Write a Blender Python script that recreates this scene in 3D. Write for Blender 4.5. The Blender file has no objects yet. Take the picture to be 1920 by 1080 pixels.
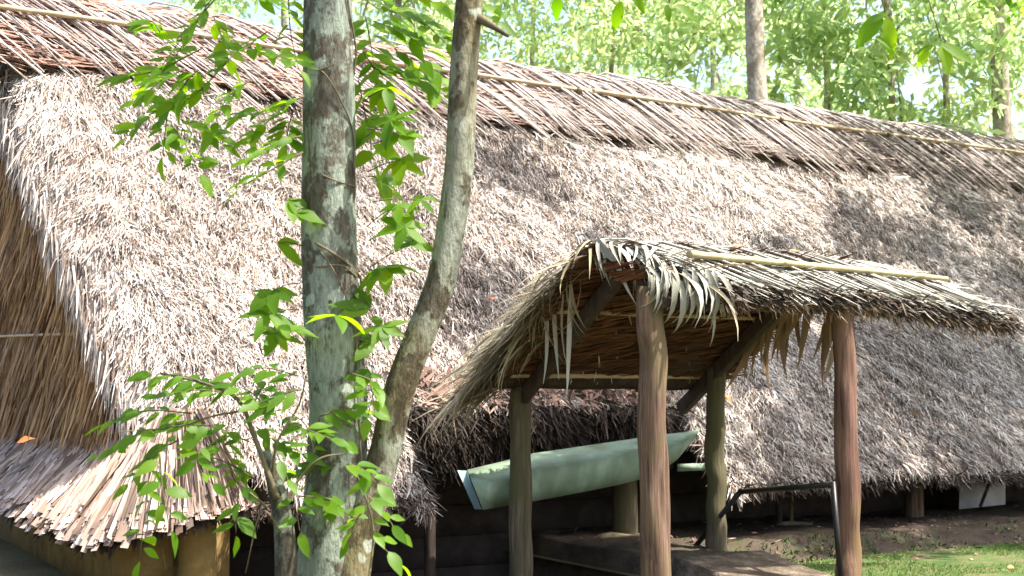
import bpy, math, random
import numpy as np
from mathutils import Vector, Matrix

rng = np.random.default_rng(7)
random.seed(7)
R = math.radians
scene = bpy.context.scene
COL = scene.collection

# ------------------------------------------------------------------ camera
FPX = 2450.0                       # focal length in pixels of the 1920 wide photograph
EYE = 1.47
TILT = math.atan(205.0 / FPX)
cd = bpy.data.cameras.new('camera')
cd.sensor_width = 36.0
cd.lens = FPX / 1920 * 36
cd.clip_end = 2000
cd.dof.use_dof = True
cd.dof.focus_distance = 8.8
cd.dof.aperture_fstop = 3.5
cam = bpy.data.objects.new('camera', cd)
COL.objects.link(cam)
cam.location = (0, 0, EYE)
cam.rotation_euler = (math.pi / 2 + TILT, 0, 0)
scene.camera = cam

# ------------------------------------------------------------------ sky, sun, exposure
SUN_EL, SUN_AZ = R(60), R(104)     # azimuth clockwise from +Y
SUN = np.array([math.cos(SUN_EL) * math.sin(SUN_AZ), math.cos(SUN_EL) * math.cos(SUN_AZ), math.sin(SUN_EL)])
w = bpy.data.worlds.new('World')
scene.world = w
w.use_nodes = True
wn = w.node_tree
bg = wn.nodes['Background']
sky = wn.nodes.new('ShaderNodeTexSky')
sky.sky_type = 'NISHITA'
sky.sun_disc = False
sky.sun_elevation = SUN_EL
sky.sun_rotation = SUN_AZ
sky.dust_density = 5.0
sky.air_density = 1.0
wn.links.new(sky.outputs[0], bg.inputs[0])
bg.inputs[1].default_value = 0.15
sd = bpy.data.lights.new('sun', 'SUN')
sd.energy = 5.0
sd.angle = R(0.55)
sd.color = (1.0, 0.93, 0.85)
sun = bpy.data.objects.new('sun', sd)
COL.objects.link(sun)
sun.rotation_euler = Vector(SUN).to_track_quat('Z', 'Y').to_euler()
vs = scene.view_settings
vs.view_transform = 'Standard'
vs.look = 'None'
vs.gamma = 1.0
vs.exposure = 1.75
vs.use_curve_mapping = False
scene.cycles.use_denoising = True
scene.cycles.max_bounces = 5
scene.cycles.diffuse_bounces = 3
scene.cycles.glossy_bounces = 2
scene.cycles.transmission_bounces = 4

# ------------------------------------------------------------------ coordinates
ct, st = math.cos(TILT), math.sin(TILT)
FWD = np.array([0, ct, st]); UPV = np.array([0, -st, ct]); RGT = np.array([1.0, 0, 0])


def at(px, py, y):
    """world point on the sight line of a photograph pixel at world depth y"""
    d = FWD + RGT * (px - 960) / FPX - UPV * (py - 540) / FPX
    return np.array([0, 0, EYE]) + d * (y / d[1])


A = np.array([0.8607, 0.5090, 0.0])     # along the long house, to the right and away
P = np.array([-0.5090, 0.8607, 0.0])    # across it, into the house
Z = np.array([0, 0, 1.0])
HO = np.array([1.476, 11.9, 0.0])       # a point under the front eave
PB = np.array([1.087, 9.35, 0.0])       # foot of the near front post of the porch
EAVE_Z, PITCH, HW = 0.58, 1.005, 5.0     # eave height, tan of pitch, half width


def H(L, W, z):
    return HO + np.multiply.outer(L, A) + np.multiply.outer(W, P) + np.multiply.outer(z, Z)


def Q(l, wv, z):
    return PB + np.multiply.outer(l, A) + np.multiply.outer(wv, P) + np.multiply.outer(z, Z)


def unit(v):
    v = np.asarray(v, float)
    return v / np.linalg.norm(v, axis=-1, keepdims=True)


# ------------------------------------------------------------------ object helpers
WM = {}


def setp(o, label=None, cat=None, group=None, kind=None):
    if label: o['label'] = label
    if cat: o['category'] = cat
    if group: o['group'] = group
    if kind: o['kind'] = kind
    return o


def thing(name, loc, label, cat, group=None):
    o = bpy.data.objects.new(name, None)
    COL.objects.link(o)
    o.location = loc
    o.empty_display_size = 0.2
    WM[o.name] = Matrix.Translation(Vector(loc))
    return setp(o, label, cat, group)


def link(name, me, parent=None, mw=None):
    o = bpy.data.objects.new(name, me)
    COL.objects.link(o)
    mw = mw or Matrix.Identity(4)
    if parent is not None:
        o.parent = parent
        o.matrix_parent_inverse = WM[parent.name].inverted()
    o.matrix_basis = mw
    WM[o.name] = mw
    return o


def mesh_np(name, V, F, mats, attr=None, smooth=False, mi=None):
    """V (n,3), F (m,k) array or list of arrays"""
    me = bpy.data.meshes.new(name)
    V = np.asarray(V, np.float32)
    Fs = F if isinstance(F, list) else [F]
    Fs = [np.asarray(f, np.int32) for f in Fs if len(f)]
    nl = sum(f.size for f in Fs); nf = sum(len(f) for f in Fs)
    me.vertices.add(len(V)); me.vertices.foreach_set('co', V.ravel())
    me.loops.add(nl); me.loops.foreach_set('vertex_index', np.concatenate([f.ravel() for f in Fs]))
    me.polygons.add(nf)
    tot = np.concatenate([np.full(len(f), f.shape[1], np.int32) for f in Fs])
    start = np.concatenate([[0], np.cumsum(tot)[:-1]]).astype(np.int32)
    me.polygons.foreach_set('loop_start', start)
    me.polygons.foreach_set('loop_total', tot)
    if mi is not None: me.polygons.foreach_set('material_index', np.asarray(mi, np.int32))
    if smooth: me.polygons.foreach_set('use_smooth', np.ones(nf, bool))
    me.update(calc_edges=True)
    if attr is not None:
        a = me.attributes.new('rnd', 'FLOAT', 'POINT')
        a.data.foreach_set('value', np.asarray(attr, np.float32))
    for m in (mats if isinstance(mats, (list, tuple)) else [mats]): me.materials.append(m)
    me.validate()
    return me


def tube(pts, rad, sides=12, wob=0.0, seed=0, cap=True, n=None):
    """V, F of a tube through pts (Catmull-Rom resampled to n points)"""
    pts = np.asarray(pts, float); rad = np.broadcast_to(np.asarray(rad, float), (len(pts),)).copy()
    if n:
        t = np.linspace(0, len(pts) - 1, n); i = np.minimum(t.astype(int), len(pts) - 2); f = (t - i)[:, None]
        pp = np.vstack([2 * pts[0] - pts[1], pts, 2 * pts[-1] - pts[-2]])
        p0, p1, p2, p3 = pp[i], pp[i + 1], pp[i + 2], pp[i + 3]
        rad = np.interp(t, np.arange(len(pts)), rad)
        pts = 0.5 * (2 * p1 + (p2 - p0) * f + (2 * p0 - 5 * p1 + 4 * p2 - p3) * f ** 2 + (3 * p1 - p0 - 3 * p2 + p3) * f ** 3)
    m = len(pts)
    T = unit(np.gradient(pts, axis=0))
    ref = np.array([0.3, -1, 0.1]) if abs(T[0, 2]) > 0.6 else Z
    U = unit(np.cross(T, ref)); B = np.cross(T, U)
    th = np.linspace(0, 2 * math.pi, sides, endpoint=False)
    r = np.random.default_rng(seed)
    rr = rad[:, None] * np.ones((m, sides))
    if wob:
        s = np.arange(m)[:, None]
        for k in range(5):
            a, b, c = r.uniform(0.1, 0.7), r.integers(1, 4), r.uniform(0, 6.28)
            rr *= 1 + wob * np.sin(a * s + b * th[None] + c)
    V = pts[:, None] + rr[..., None] * (np.cos(th)[None, :, None] * U[:, None] + np.sin(th)[None, :, None] * B[:, None])
    V = V.reshape(-1, 3)
    i = np.arange(m - 1)[:, None]; j = np.arange(sides)[None]
    j2 = (j + 1) % sides
    F = np.stack([i * sides + j, i * sides + j2, (i + 1) * sides + j2, (i + 1) * sides + j], -1).reshape(-1, 4)
    Fs = [F]
    if cap:
        V = np.vstack([V, pts[:1], pts[-1:]])
        c0, c1 = m * sides, m * sides + 1
        jj = np.arange(sides)
        Fs.append(np.vstack([np.stack([np.full(sides, c0), (jj + 1) % sides, jj], -1),
                             np.stack([np.full(sides, c1), (m - 1) * sides + jj, (m - 1) * sides + (jj + 1) % sides], -1)]))
    return V, Fs


def join(parts):
    """parts: list of (V, Fs)"""
    Vs, quads, tris, off = [], [], [], 0
    for V, Fs in parts:
        Vs.append(V)
        for f in (Fs if isinstance(Fs, list) else [Fs]):
            f = np.asarray(f)
            (quads if f.shape[1] == 4 else tris).append(f + off)
        off += len(V)
    out = []
    if quads: out.append(np.vstack(quads))
    if tris: out.append(np.vstack(tris))
    return np.vstack(Vs), out


def tube_obj(name, pts, rad, mat, parent=None, **k):
    V, F = tube(pts, rad, **k)
    return link(name, mesh_np(name, V, F, mat, smooth=True), parent)


def hexa(c):
    """8 corners (bottom 4 ccw, top 4 ccw) -> V,F"""
    return np.asarray(c, float), [np.array([[3, 2, 1, 0], [4, 5, 6, 7], [0, 1, 5, 4], [1, 2, 6, 5], [2, 3, 7, 6], [3, 0, 4, 7]])]


def hexa_obj(name, c, mat, parent=None, bevel=0.0):
    V, F = hexa(c)
    me = mesh_np(name, V, F, mat)
    o = link(name, me, parent)
    if bevel:
        b = o.modifiers.new('bevel', 'BEVEL'); b.width = bevel; b.segments = 2
    return o


def beam(name, a, b, wd, ht, mat, parent, up=Z, bevel=0.008):
    a, b = np.asarray(a, float), np.asarray(b, float)
    t = unit(b - a); s = unit(np.cross(t, up)); u = np.cross(s, t)
    s = s * wd / 2; u = u * ht / 2
    return hexa_obj(name, [a - s - u, a + s - u, b + s - u, b - s - u, a - s + u, a + s + u, b + s + u, b - s + u], mat, parent, bevel)


def ribbons(base, d, nrm, length, width, curl, rnd, nseg=2, prof=(0.8, 1.0, 0.25), fold=0.0):
    """flat blades. curl = (n,3) vector added *t^2*length. returns V,F,attr"""
    n = len(base)
    d = unit(d); side = unit(np.cross(d, nrm)); up = np.cross(side, d)
    L = np.asarray(length).reshape(-1, 1); Wd = np.asarray(width).reshape(-1, 1)
    rows = []
    for k in range(nseg + 1):
        t = k / nseg
        c = base + d * L * t + curl * L * t * t
        wv = side * Wd * 0.5 * np.interp(t, np.linspace(0, 1, len(prof)), prof)
        if fold:
            rows += [c - wv + up * fold * Wd, c, c + wv + up * fold * Wd]
        else:
            rows += [c - wv, c + wv]
    m = 3 if fold else 2
    V = np.stack(rows, 1)                       # n, (nseg+1)*m, 3
    per = (nseg + 1) * m
    q = []
    for k in range(nseg):
        for j in range(m - 1):
            q.append([k * m + j, k * m + j + 1, (k + 1) * m + j + 1, (k + 1) * m + j])
    q = np.array(q)
    F = (np.arange(n)[:, None, None] * per + q[None]).reshape(-1, 4)
    return V.reshape(-1, 3), F, np.repeat(rnd, per)


def rib_obj(name, packs, mat, parent=None, kind=None):
    Vs, Fs, As, off = [], [], [], 0
    for V, F, a in packs:
        Vs.append(V); Fs.append(F + off); As.append(a); off += len(V)
    o = link(name, mesh_np(name, np.vstack(Vs), np.vstack(Fs), mat, np.concatenate(As)), parent)
    if kind: o['kind'] = kind
    return o


def wav(x, y, seed, f=1.0):
    """cheap smooth noise, about -1..1"""
    r = np.random.default_rng(seed)
    s = 0
    for k in range(7):
        a = r.uniform(0, 6.28); q = f * r.uniform(0.5, 2.2)
        s = s + np.sin((x * math.cos(a) + y * math.sin(a)) * q + r.uniform(0, 6.28))
    return s / 3.2


# ------------------------------------------------------------------ materials
def newmat(name):
    m = bpy.data.materials.new(name); m.use_nodes = True
    return m, m.node_tree, m.node_tree.nodes['Principled BSDF']


def N(nt, t, **k):
    n = nt.nodes.new(t)
    for a, b in k.items():
        if a in n.inputs: n.inputs[a].default_value = b
        else: setattr(n, a, b)
    return n


def ramp(nt, stops, src=None, interp='LINEAR'):
    r = nt.nodes.new('ShaderNodeValToRGB'); e = r.color_ramp; e.interpolation = interp
    while len(e.elements) < len(stops): e.elements.new(0.5)
    for el, (p, c) in zip(e.elements, stops):
        el.position = p; el.color = (*c, 1) if len(c) == 3 else c
    if src is not None: nt.links.new(src, r.inputs[0])
    return r


def mixc(nt, fac, a, b, mode='MIX'):
    m = nt.nodes.new('ShaderNodeMix'); m.data_type = 'RGBA'; m.blend_type = mode
    for k, v in ((0, fac), (6, a), (7, b)):
        if hasattr(v, 'is_linked') or isinstance(v, bpy.types.NodeSocket): nt.links.new(v, m.inputs[k])
        else: m.inputs[k].default_value = v if k == 0 else (*v, 1)
    return m.outputs[2]


def mapped(nt, scale, space='Object'):
    tc = nt.nodes.new('ShaderNodeTexCoord'); mp = nt.nodes.new('ShaderNodeMapping')
    mp.inputs['Scale'].default_value = scale
    nt.links.new(tc.outputs[space], mp.inputs[0])
    return mp.outputs[0]


def straw(name, stops, rough=0.75, patch=None, spec=0.25, transl=0.0):
    """dead palm / grass blades coloured by their own random value"""
    m, nt, b = newmat(name)
    at_ = N(nt, 'ShaderNodeAttribute', attribute_name='rnd')
    r = ramp(nt, stops, at_.outputs['Fac'])
    no = N(nt, 'ShaderNodeTexNoise', Scale=0.9, Detail=3.0)
    nt.links.new(mapped(nt, (1, 1, 1)), no.inputs['Vector'])
    g = ramp(nt, [(0.35, patch or (0.72, 0.72, 0.74)), (0.65, (1, 1, 1))], no.outputs[0])
    c = mixc(nt, 1.0, r.outputs[0], g.outputs[0], 'MULTIPLY')
    nt.links.new(c, b.inputs['Base Color'])
    b.inputs['Roughness'].default_value = rough
    b.inputs['Specular IOR Level'].default_value = spec
    if transl:
        tr = N(nt, 'ShaderNodeBsdfTranslucent'); nt.links.new(c, tr.inputs[0])
        mx = N(nt, 'ShaderNodeMixShader', Fac=transl)
        nt.links.new(b.outputs[0], mx.inputs[1]); nt.links.new(tr.outputs[0], mx.inputs[2])
        nt.links.new(mx.outputs[0], nt.nodes['Material Output'].inputs[0])
    return m


def leafmat(name, c0, c1, t0, t1, tr=0.45, rough=0.35, by_attr=False):
    m, nt, b = newmat(name)
    if by_attr:
        rv = N(nt, 'ShaderNodeAttribute', attribute_name='rnd').outputs['Fac']
    else:
        rv = N(nt, 'ShaderNodeObjectInfo').outputs['Random']
    col = ramp(nt, [(0, c0), (1, c1)], rv); tcol = ramp(nt, [(0, t0), (1, t1)], rv)
    no = N(nt, 'ShaderNodeTexNoise', Scale=28.0 if not by_attr else 6.0, Detail=2.0)
    nt.links.new(mapped(nt, (1, 1, 1)), no.inputs['Vector'])
    g = ramp(nt, [(0.3, (0.8, 0.85, 0.8)), (0.7, (1.1, 1.08, 1.0))], no.outputs[0])
    nt.links.new(mixc(nt, 1.0, col.outputs[0], g.outputs[0], 'MULTIPLY'), b.inputs['Base Color'])
    b.inputs['Roughness'].default_value = rough
    b.inputs['Specular IOR Level'].default_value = 0.3
    t = N(nt, 'ShaderNodeBsdfTranslucent'); nt.links.new(tcol.outputs[0], t.inputs[0])
    mx = N(nt, 'ShaderNodeMixShader', Fac=tr)
    nt.links.new(b.outputs[0], mx.inputs[1]); nt.links.new(t.outputs[0], mx.inputs[2])
    nt.links.new(mx.outputs[0], nt.nodes['Material Output'].inputs[0])
    return m


def woodmat(name, stops, scale=(14, 14, 1.2), bump=0.3, rough=0.8, moss=None, nscale=2.0):
    m, nt, b = newmat(name)
    v = mapped(nt, scale)
    no = N(nt, 'ShaderNodeTexNoise', Scale=nscale, Detail=6.0, Roughness=0.65, Distortion=0.4)
    nt.links.new(v, no.inputs['Vector'])
    c = ramp(nt, stops, no.outputs[0]).outputs[0]
    if moss:
        n2 = N(nt, 'ShaderNodeTexNoise', Scale=3.2, Detail=5.0)
        nt.links.new(mapped(nt, (1, 1, 0.6)), n2.inputs['Vector'])
        f = ramp(nt, [(0.46, (0, 0, 0)), (0.62, (0.85, 0.85, 0.85))], n2.outputs[0])
        c = mixc(nt, f.outputs[0], c, moss)
    nt.links.new(c, b.inputs['Base Color'])
    bp = N(nt, 'ShaderNodeBump', Strength=bump, Distance=0.01)
    nt.links.new(no.outputs[0], bp.inputs['Height']); nt.links.new(bp.outputs[0], b.inputs['Normal'])
    b.inputs['Roughness'].default_value = rough
    b.inputs['Specular IOR Level'].default_value = 0.25
    return m


def barkmat(name, base, dark, pale, pale_amt=0.5, yellow=None):
    m, nt, b = newmat(name)
    tc = N(nt, 'ShaderNodeTexCoord')
    no = N(nt, 'ShaderNodeTexNoise', Scale=6.5, Detail=9.0, Roughness=0.68)
    nt.links.new(mapped(nt, (1, 1, 0.7)), no.inputs['Vector'])
    fine = N(nt, 'ShaderNodeTexNoise', Scale=30.0, Detail=5.0, Roughness=0.7)
    nt.links.new(mapped(nt, (1.6, 1.6, 0.5)), fine.inputs['Vector'])
    mid = N(nt, 'ShaderNodeTexNoise', Scale=11.0, Detail=6.0, Roughness=0.75)
    nt.links.new(mapped(nt, (2.2, 2.2, 0.35)), mid.inputs['Vector'])
    c0 = ramp(nt, [(0.32, tuple(x * 0.6 for x in base)), (0.66, tuple(min(1, x * 1.25) for x in base))], fine.outputs[0]).outputs[0]
    c0 = mixc(nt, ramp(nt, [(0.56, (0, 0, 0)), (0.62, (0.75, 0.75, 0.75))], mid.outputs[0]).outputs[0], c0, dark)
    if yellow:
        n3 = N(nt, 'ShaderNodeTexNoise', Scale=2.2, Detail=3.0)
        nt.links.new(mapped(nt, (1, 1, 0.5)), n3.inputs['Vector'])
        c0 = mixc(nt, ramp(nt, [(0.42, (0, 0, 0)), (0.62, (0.8, 0.8, 0.8))], n3.outputs[0]).outputs[0], c0, yellow)
    f1 = ramp(nt, [(0.495, (0, 0, 0)), (0.54, (1, 1, 1))], no.outputs[0]).outputs[0]
    fm = mixc(nt, 0.35, f1, ramp(nt, [(0.42, (0, 0, 0)), (0.56, (1, 1, 1))], fine.outputs[0]).outputs[0], 'MULTIPLY')
    c1 = mixc(nt, fm, c0, dark)
    # round lichen patches
    vo = N(nt, 'ShaderNodeTexVoronoi', Scale=7.5, Randomness=1.0)
    wob = N(nt, 'ShaderNodeTexNoise', Scale=14.0, Detail=2.0)
    nt.links.new(tc.outputs['Object'], wob.inputs['Vector'])
    mv = mixc(nt, 0.06, tc.outputs['Object'], wob.outputs['Color'])
    nt.links.new(mv, vo.inputs['Vector'])
    f2 = ramp(nt, [(0.24, (1, 1, 1)), (0.29, (0, 0, 0))], vo.outputs['Distance']).outputs[0]
    vs_ = N(nt, 'ShaderNodeSeparateColor'); nt.links.new(vo.outputs['Color'], vs_.inputs[0])
    f3 = ramp(nt, [(1 - pale_amt, (0, 0, 0)), (1 - pale_amt + 0.05, (0.8, 0.8, 0.8))], vs_.outputs[0]).outputs[0]
    f = mixc(nt, 1.0, f2, f3, 'MULTIPLY')
    c2 = mixc(nt, f, c1, pale)
    nt.links.new(c2, b.inputs['Base Color'])
    bp = N(nt, 'ShaderNodeBump', Strength=1.0, Distance=0.02)
    nt.links.new(fine.outputs[0], bp.inputs['Height']); nt.links.new(bp.outputs[0], b.inputs['Normal'])
    b.inputs['Roughness'].default_value = 0.85
    b.inputs['Specular IOR Level'].default_value = 0.2
    return m


def groundmat(name, stops, scale, bump=0.6, rough=0.95, fine=60.0):
    m, nt, b = newmat(name)
    v = mapped(nt, (1, 1, 1))
    n1 = N(nt, 'ShaderNodeTexNoise', Scale=scale, Detail=8.0, Roughness=0.65)
    n2 = N(nt, 'ShaderNodeTexNoise', Scale=fine, Detail=4.0)
    for n in (n1, n2): nt.links.new(v, n.inputs['Vector'])
    c = ramp(nt, stops, n1.outputs[0]).outputs[0]
    g = ramp(nt, [(0.3, (0.7, 0.7, 0.7)), (0.7, (1.15, 1.15, 1.15))], n2.outputs[0]).outputs[0]
    nt.links.new(mixc(nt, 1.0, c, g, 'MULTIPLY'), b.inputs['Base Color'])
    bp = N(nt, 'ShaderNodeBump', Strength=bump, Distance=0.03)
    nt.links.new(n2.outputs[0], bp.inputs['Height']); nt.links.new(bp.outputs[0], b.inputs['Normal'])
    b.inputs['Roughness'].default_value = rough
    b.inputs['Specular IOR Level'].default_value = 0.15
    return m


M = {}
M['thatch'] = straw('weathered_thatch', [(0, (0.05, 0.03, 0.02)), (0.25, (0.205, 0.14, 0.10)), (0.6, (0.49, 0.43, 0.37)), (1, (0.83, 0.785, 0.72))], 0.6, (0.64, 0.64, 0.65), 0.4)
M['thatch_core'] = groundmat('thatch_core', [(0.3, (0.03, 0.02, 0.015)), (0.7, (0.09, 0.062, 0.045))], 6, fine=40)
M['dark_thatch'] = straw('dark_brown_thatch', [(0, (0.018, 0.013, 0.01)), (0.6, (0.05, 0.036, 0.028)), (1, (0.16, 0.12, 0.10))], 0.85)  # darker brown blades for the notch edge, eave underside and skirt edge
M['skirt'] = straw('beige_frond_butts', [(0, (0.06, 0.036, 0.024)), (0.35, (0.24, 0.165, 0.12)), (0.7, (0.42, 0.325, 0.26)), (1, (0.60, 0.50, 0.43))], 0.6)  # darkest stops paint the shade of gaps between the frond butts
M['gable'] = straw('brown_palm_gable', [(0, (0.07, 0.032, 0.012)), (0.3, (0.30, 0.155, 0.06)), (0.65, (0.54, 0.32, 0.14)), (1, (0.72, 0.52, 0.29))], 0.6, (0.6, 0.6, 0.6), 0.35, 0.12)
M['stem'] = straw('palm_stem_bleached', [(0, (0.27, 0.22, 0.20)), (0.5, (0.45, 0.38, 0.34)), (1, (0.62, 0.56, 0.52))], 0.5, spec=0.4)
M['cap_leaf'] = straw('russet_palm_leaflets', [(0, (0.10, 0.055, 0.04)), (0.5, (0.27, 0.15, 0.105)), (1, (0.42, 0.27, 0.20))], 0.65)
M['cap_grey'] = straw('greyed_palm_leaflets', [(0, (0.07, 0.05, 0.04)), (0.5, (0.19, 0.145, 0.12)), (1, (0.34, 0.28, 0.24))], 0.65)
M['frond'] = straw('dry_palm_frond', [(0, (0.13, 0.10, 0.05)), (0.5, (0.27, 0.225, 0.125)), (1, (0.42, 0.385, 0.27))], 0.5, spec=0.45, transl=0.15)
M['frond_grey'] = straw('grey_palm_frond', [(0, (0.13, 0.125, 0.095)), (0.5, (0.26, 0.265, 0.215)), (1, (0.42, 0.43, 0.37))], 0.45, spec=0.4, transl=0.1)
M['frond_brown'] = straw('brown_palm_frond', [(0, (0.16, 0.10, 0.05)), (0.5, (0.30, 0.20, 0.11)), (1, (0.42, 0.31, 0.19))], 0.5, transl=0.35)
M['eave_edge'] = straw('ragged_grey_edge', [(0, (0.02, 0.014, 0.01)), (0.5, (0.085, 0.065, 0.048)), (1, (0.30, 0.25, 0.20))], 0.8)
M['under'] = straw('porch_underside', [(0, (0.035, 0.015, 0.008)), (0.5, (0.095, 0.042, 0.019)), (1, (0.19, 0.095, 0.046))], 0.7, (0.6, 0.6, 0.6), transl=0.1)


def objrand(name, stops, rough=0.55, scale=(8, 8, 8), stretch=None):
    m, nt, b = newmat(name)
    oi = N(nt, 'ShaderNodeObjectInfo')
    c = ramp(nt, stops, oi.outputs['Random']).outputs[0]
    no = N(nt, 'ShaderNodeTexNoise', Scale=3.0, Detail=4.0)
    nt.links.new(mapped(nt, scale), no.inputs['Vector'])
    g = ramp(nt, [(0.3, (0.62, 0.62, 0.62)), (0.68, (1.12, 1.12, 1.12))], no.outputs[0]).outputs[0]
    nt.links.new(mixc(nt, 1.0, c, g, 'MULTIPLY'), b.inputs['Base Color'])
    b.inputs['Roughness'].default_value = rough
    b.inputs['Specular IOR Level'].default_value = 0.35
    return m


M['palm_stem'] = objrand('bleached_palm_stem', [(0, (0.17, 0.135, 0.12)), (0.4, (0.35, 0.295, 0.265)), (1, (0.58, 0.52, 0.48))], 0.5)
M['palm_stem_grey'] = objrand('grey_palm_stem', [(0, (0.13, 0.12, 0.10)), (0.5, (0.26, 0.25, 0.215)), (1, (0.42, 0.40, 0.35))], 0.5)
M['bamboo'] = woodmat('bamboo', [(0.3, (0.25, 0.185, 0.105)), (0.7, (0.43, 0.35, 0.23))], (3, 3, 3), 0.08, 0.45)
M['bamboo_green'] = woodmat('pale_bamboo', [(0.3, (0.26, 0.225, 0.11)), (0.7, (0.44, 0.40, 0.235))], (3, 3, 3), 0.08, 0.4)
M['post'] = woodmat('weathered_post', [(0.34, (0.03, 0.018, 0.012)), (0.5, (0.105, 0.063, 0.042)), (0.68, (0.185, 0.125, 0.088))], (16, 16, 0.9), 0.9, 0.8, (0.11, 0.085, 0.04))
M['post_red'] = woodmat('reddish_post', [(0.32, (0.035, 0.018, 0.013)), (0.5, (0.115, 0.06, 0.041)), (0.7, (0.18, 0.11, 0.08))], (16, 16, 0.9), 0.9, 0.65, (0.13, 0.085, 0.04))
M['post_green'] = woodmat('mossy_post', [(0.3, (0.035, 0.028, 0.016)), (0.5, (0.085, 0.068, 0.04)), (0.72, (0.15, 0.12, 0.08))], (16, 16, 0.9), 0.9, 0.85, (0.075, 0.072, 0.03))
M['dark_wood'] = woodmat('dark_beam', [(0.3, (0.02, 0.015, 0.012)), (0.7, (0.07, 0.05, 0.038))], (10, 10, 2), 0.4, 0.7)
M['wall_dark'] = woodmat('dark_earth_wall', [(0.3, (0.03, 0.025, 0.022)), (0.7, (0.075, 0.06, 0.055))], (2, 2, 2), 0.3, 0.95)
M['wall_ochre'] = woodmat('ochre_earth_wall', [(0.3, (0.10, 0.065, 0.02)), (0.7, (0.22, 0.15, 0.055))], (2, 2, 2), 0.4, 0.95)
M['iron'] = woodmat('black_painted_iron', [(0.3, (0.005, 0.005, 0.005)), (0.62, (0.014, 0.013, 0.012)), (0.75, (0.05, 0.028, 0.018))], (20, 20, 20), 0.1, 0.4)
M['sheet'] = woodmat('pale_green_sheet', [(0.3, (0.20, 0.285, 0.20)), (0.5, (0.25, 0.34, 0.245)), (0.7, (0.30, 0.39, 0.29))], (5, 5, 2.5), 0.05, 0.55, (0.15, 0.20, 0.125))
M['sheet_blue'] = woodmat('pale_blue_sheet', [(0.3, (0.25, 0.36, 0.36)), (0.7, (0.32, 0.44, 0.44))], (2, 2, 2), 0.05, 0.4)
M['white'] = woodmat('white_board', [(0.3, (0.6, 0.6, 0.6)), (0.7, (0.78, 0.78, 0.77))], (2, 2, 2), 0.05, 0.6)
M['bark'] = barkmat('lichen_bark', (0.20, 0.235, 0.19), (0.06, 0.048, 0.034), (0.32, 0.36, 0.30), 0.45)
M['bark2'] = barkmat('mottled_bark', (0.22, 0.24, 0.185), (0.05, 0.038, 0.02), (0.34, 0.375, 0.31), 0.45, (0.145, 0.115, 0.048))
M['bark_dark'] = barkmat('dark_shrub_bark', (0.12, 0.14, 0.11), (0.035, 0.028, 0.02), (0.2, 0.23, 0.19), 0.35)  # darker version of the lichen bark, for the shrub stem
M['bark_far'] = barkmat('pale_bark', (0.40, 0.36, 0.30), (0.2, 0.165, 0.125), (0.5, 0.47, 0.4), 0.2)
M['twig'] = woodmat('twig', [(0.3, (0.05, 0.04, 0.02)), (0.7, (0.13, 0.11, 0.06))], (10, 10, 10), 0.1, 0.7)
M['vine'] = woodmat('vine_stem', [(0.3, (0.07, 0.055, 0.03)), (0.7, (0.14, 0.11, 0.065))], (10, 10, 10), 0.1, 0.7)
M['leaf'] = leafmat('fresh_leaf', (0.05, 0.12, 0.004), (0.095, 0.19, 0.006), (0.15, 0.36, 0.002), (0.40, 0.66, 0.006), 0.58, 0.55)
M['leaf_shrub'] = leafmat('shrub_leaf', (0.045, 0.115, 0.006), (0.09, 0.18, 0.009), (0.14, 0.34, 0.003), (0.34, 0.58, 0.006), 0.55, 0.5)  # slightly deeper greens for the shrub leaves
M['crown_near'] = leafmat('crown_leaf', (0.05, 0.14, 0.015), (0.11, 0.24, 0.03), (0.14, 0.36, 0.02), (0.36, 0.60, 0.05), 0.5, 0.35, True)
M['crown_far'] = leafmat('hazy_woodland_leaf', (0.12, 0.22, 0.08), (0.23, 0.33, 0.12), (0.42, 0.64, 0.28), (0.80, 0.88, 0.40), 0.62, 0.45, True)  # bright haze over the far foliage is painted in as paler leaf colours
M['dead_leaf'] = objrand('fallen_leaf', [(0, (0.45, 0.12, 0.02)), (0.5, (0.30, 0.11, 0.05)), (1, (0.5, 0.26, 0.08))], 0.6)
M['litter'] = straw('leaf_litter', [(0, (0.07, 0.04, 0.03)), (0.6, (0.19, 0.11, 0.08)), (1, (0.36, 0.24, 0.18))], 0.7)
M['moss_tuft'] = straw('moss_tufts', [(0, (0.02, 0.035, 0.01)), (0.6, (0.05, 0.08, 0.02)), (1, (0.12, 0.16, 0.05))], 0.9)
M['lawn_blade'] = straw('lawn_blades', [(0, (0.07, 0.14, 0.025)), (0.6, (0.15, 0.24, 0.05)), (1, (0.28, 0.29, 0.11))], 0.8, transl=.3)
M['soil'] = groundmat('dark_soil', [(0.3, (0.03, 0.023, 0.016)), (0.55, (0.07, 0.053, 0.038)), (0.68, (0.05, 0.065, 0.02))], 3.0)
M['forest'] = groundmat('forest_floor', [(0.3, (0.07, 0.055, 0.03)), (0.5, (0.12, 0.10, 0.05)), (0.7, (0.09, 0.13, 0.04))], 0.8)
M['moss'] = groundmat('mossy_lawn', [(0.34, (0.03, 0.06, 0.016)), (0.47, (0.06, 0.095, 0.026)), (0.56, (0.10, 0.105, 0.04)), (0.68, (0.14, 0.105, 0.065))], 4.2)
M['sand'] = groundmat('sandy_path', [(0.3, (0.04, 0.03, 0.02)), (0.5, (0.10, 0.078, 0.055)), (0.66, (0.20, 0.16, 0.12))], 6.5)
M['stone'] = groundmat('rough_stone', [(0.3, (0.10, 0.085, 0.05)), (0.7, (0.24, 0.20, 0.13))], 5.0)

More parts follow.
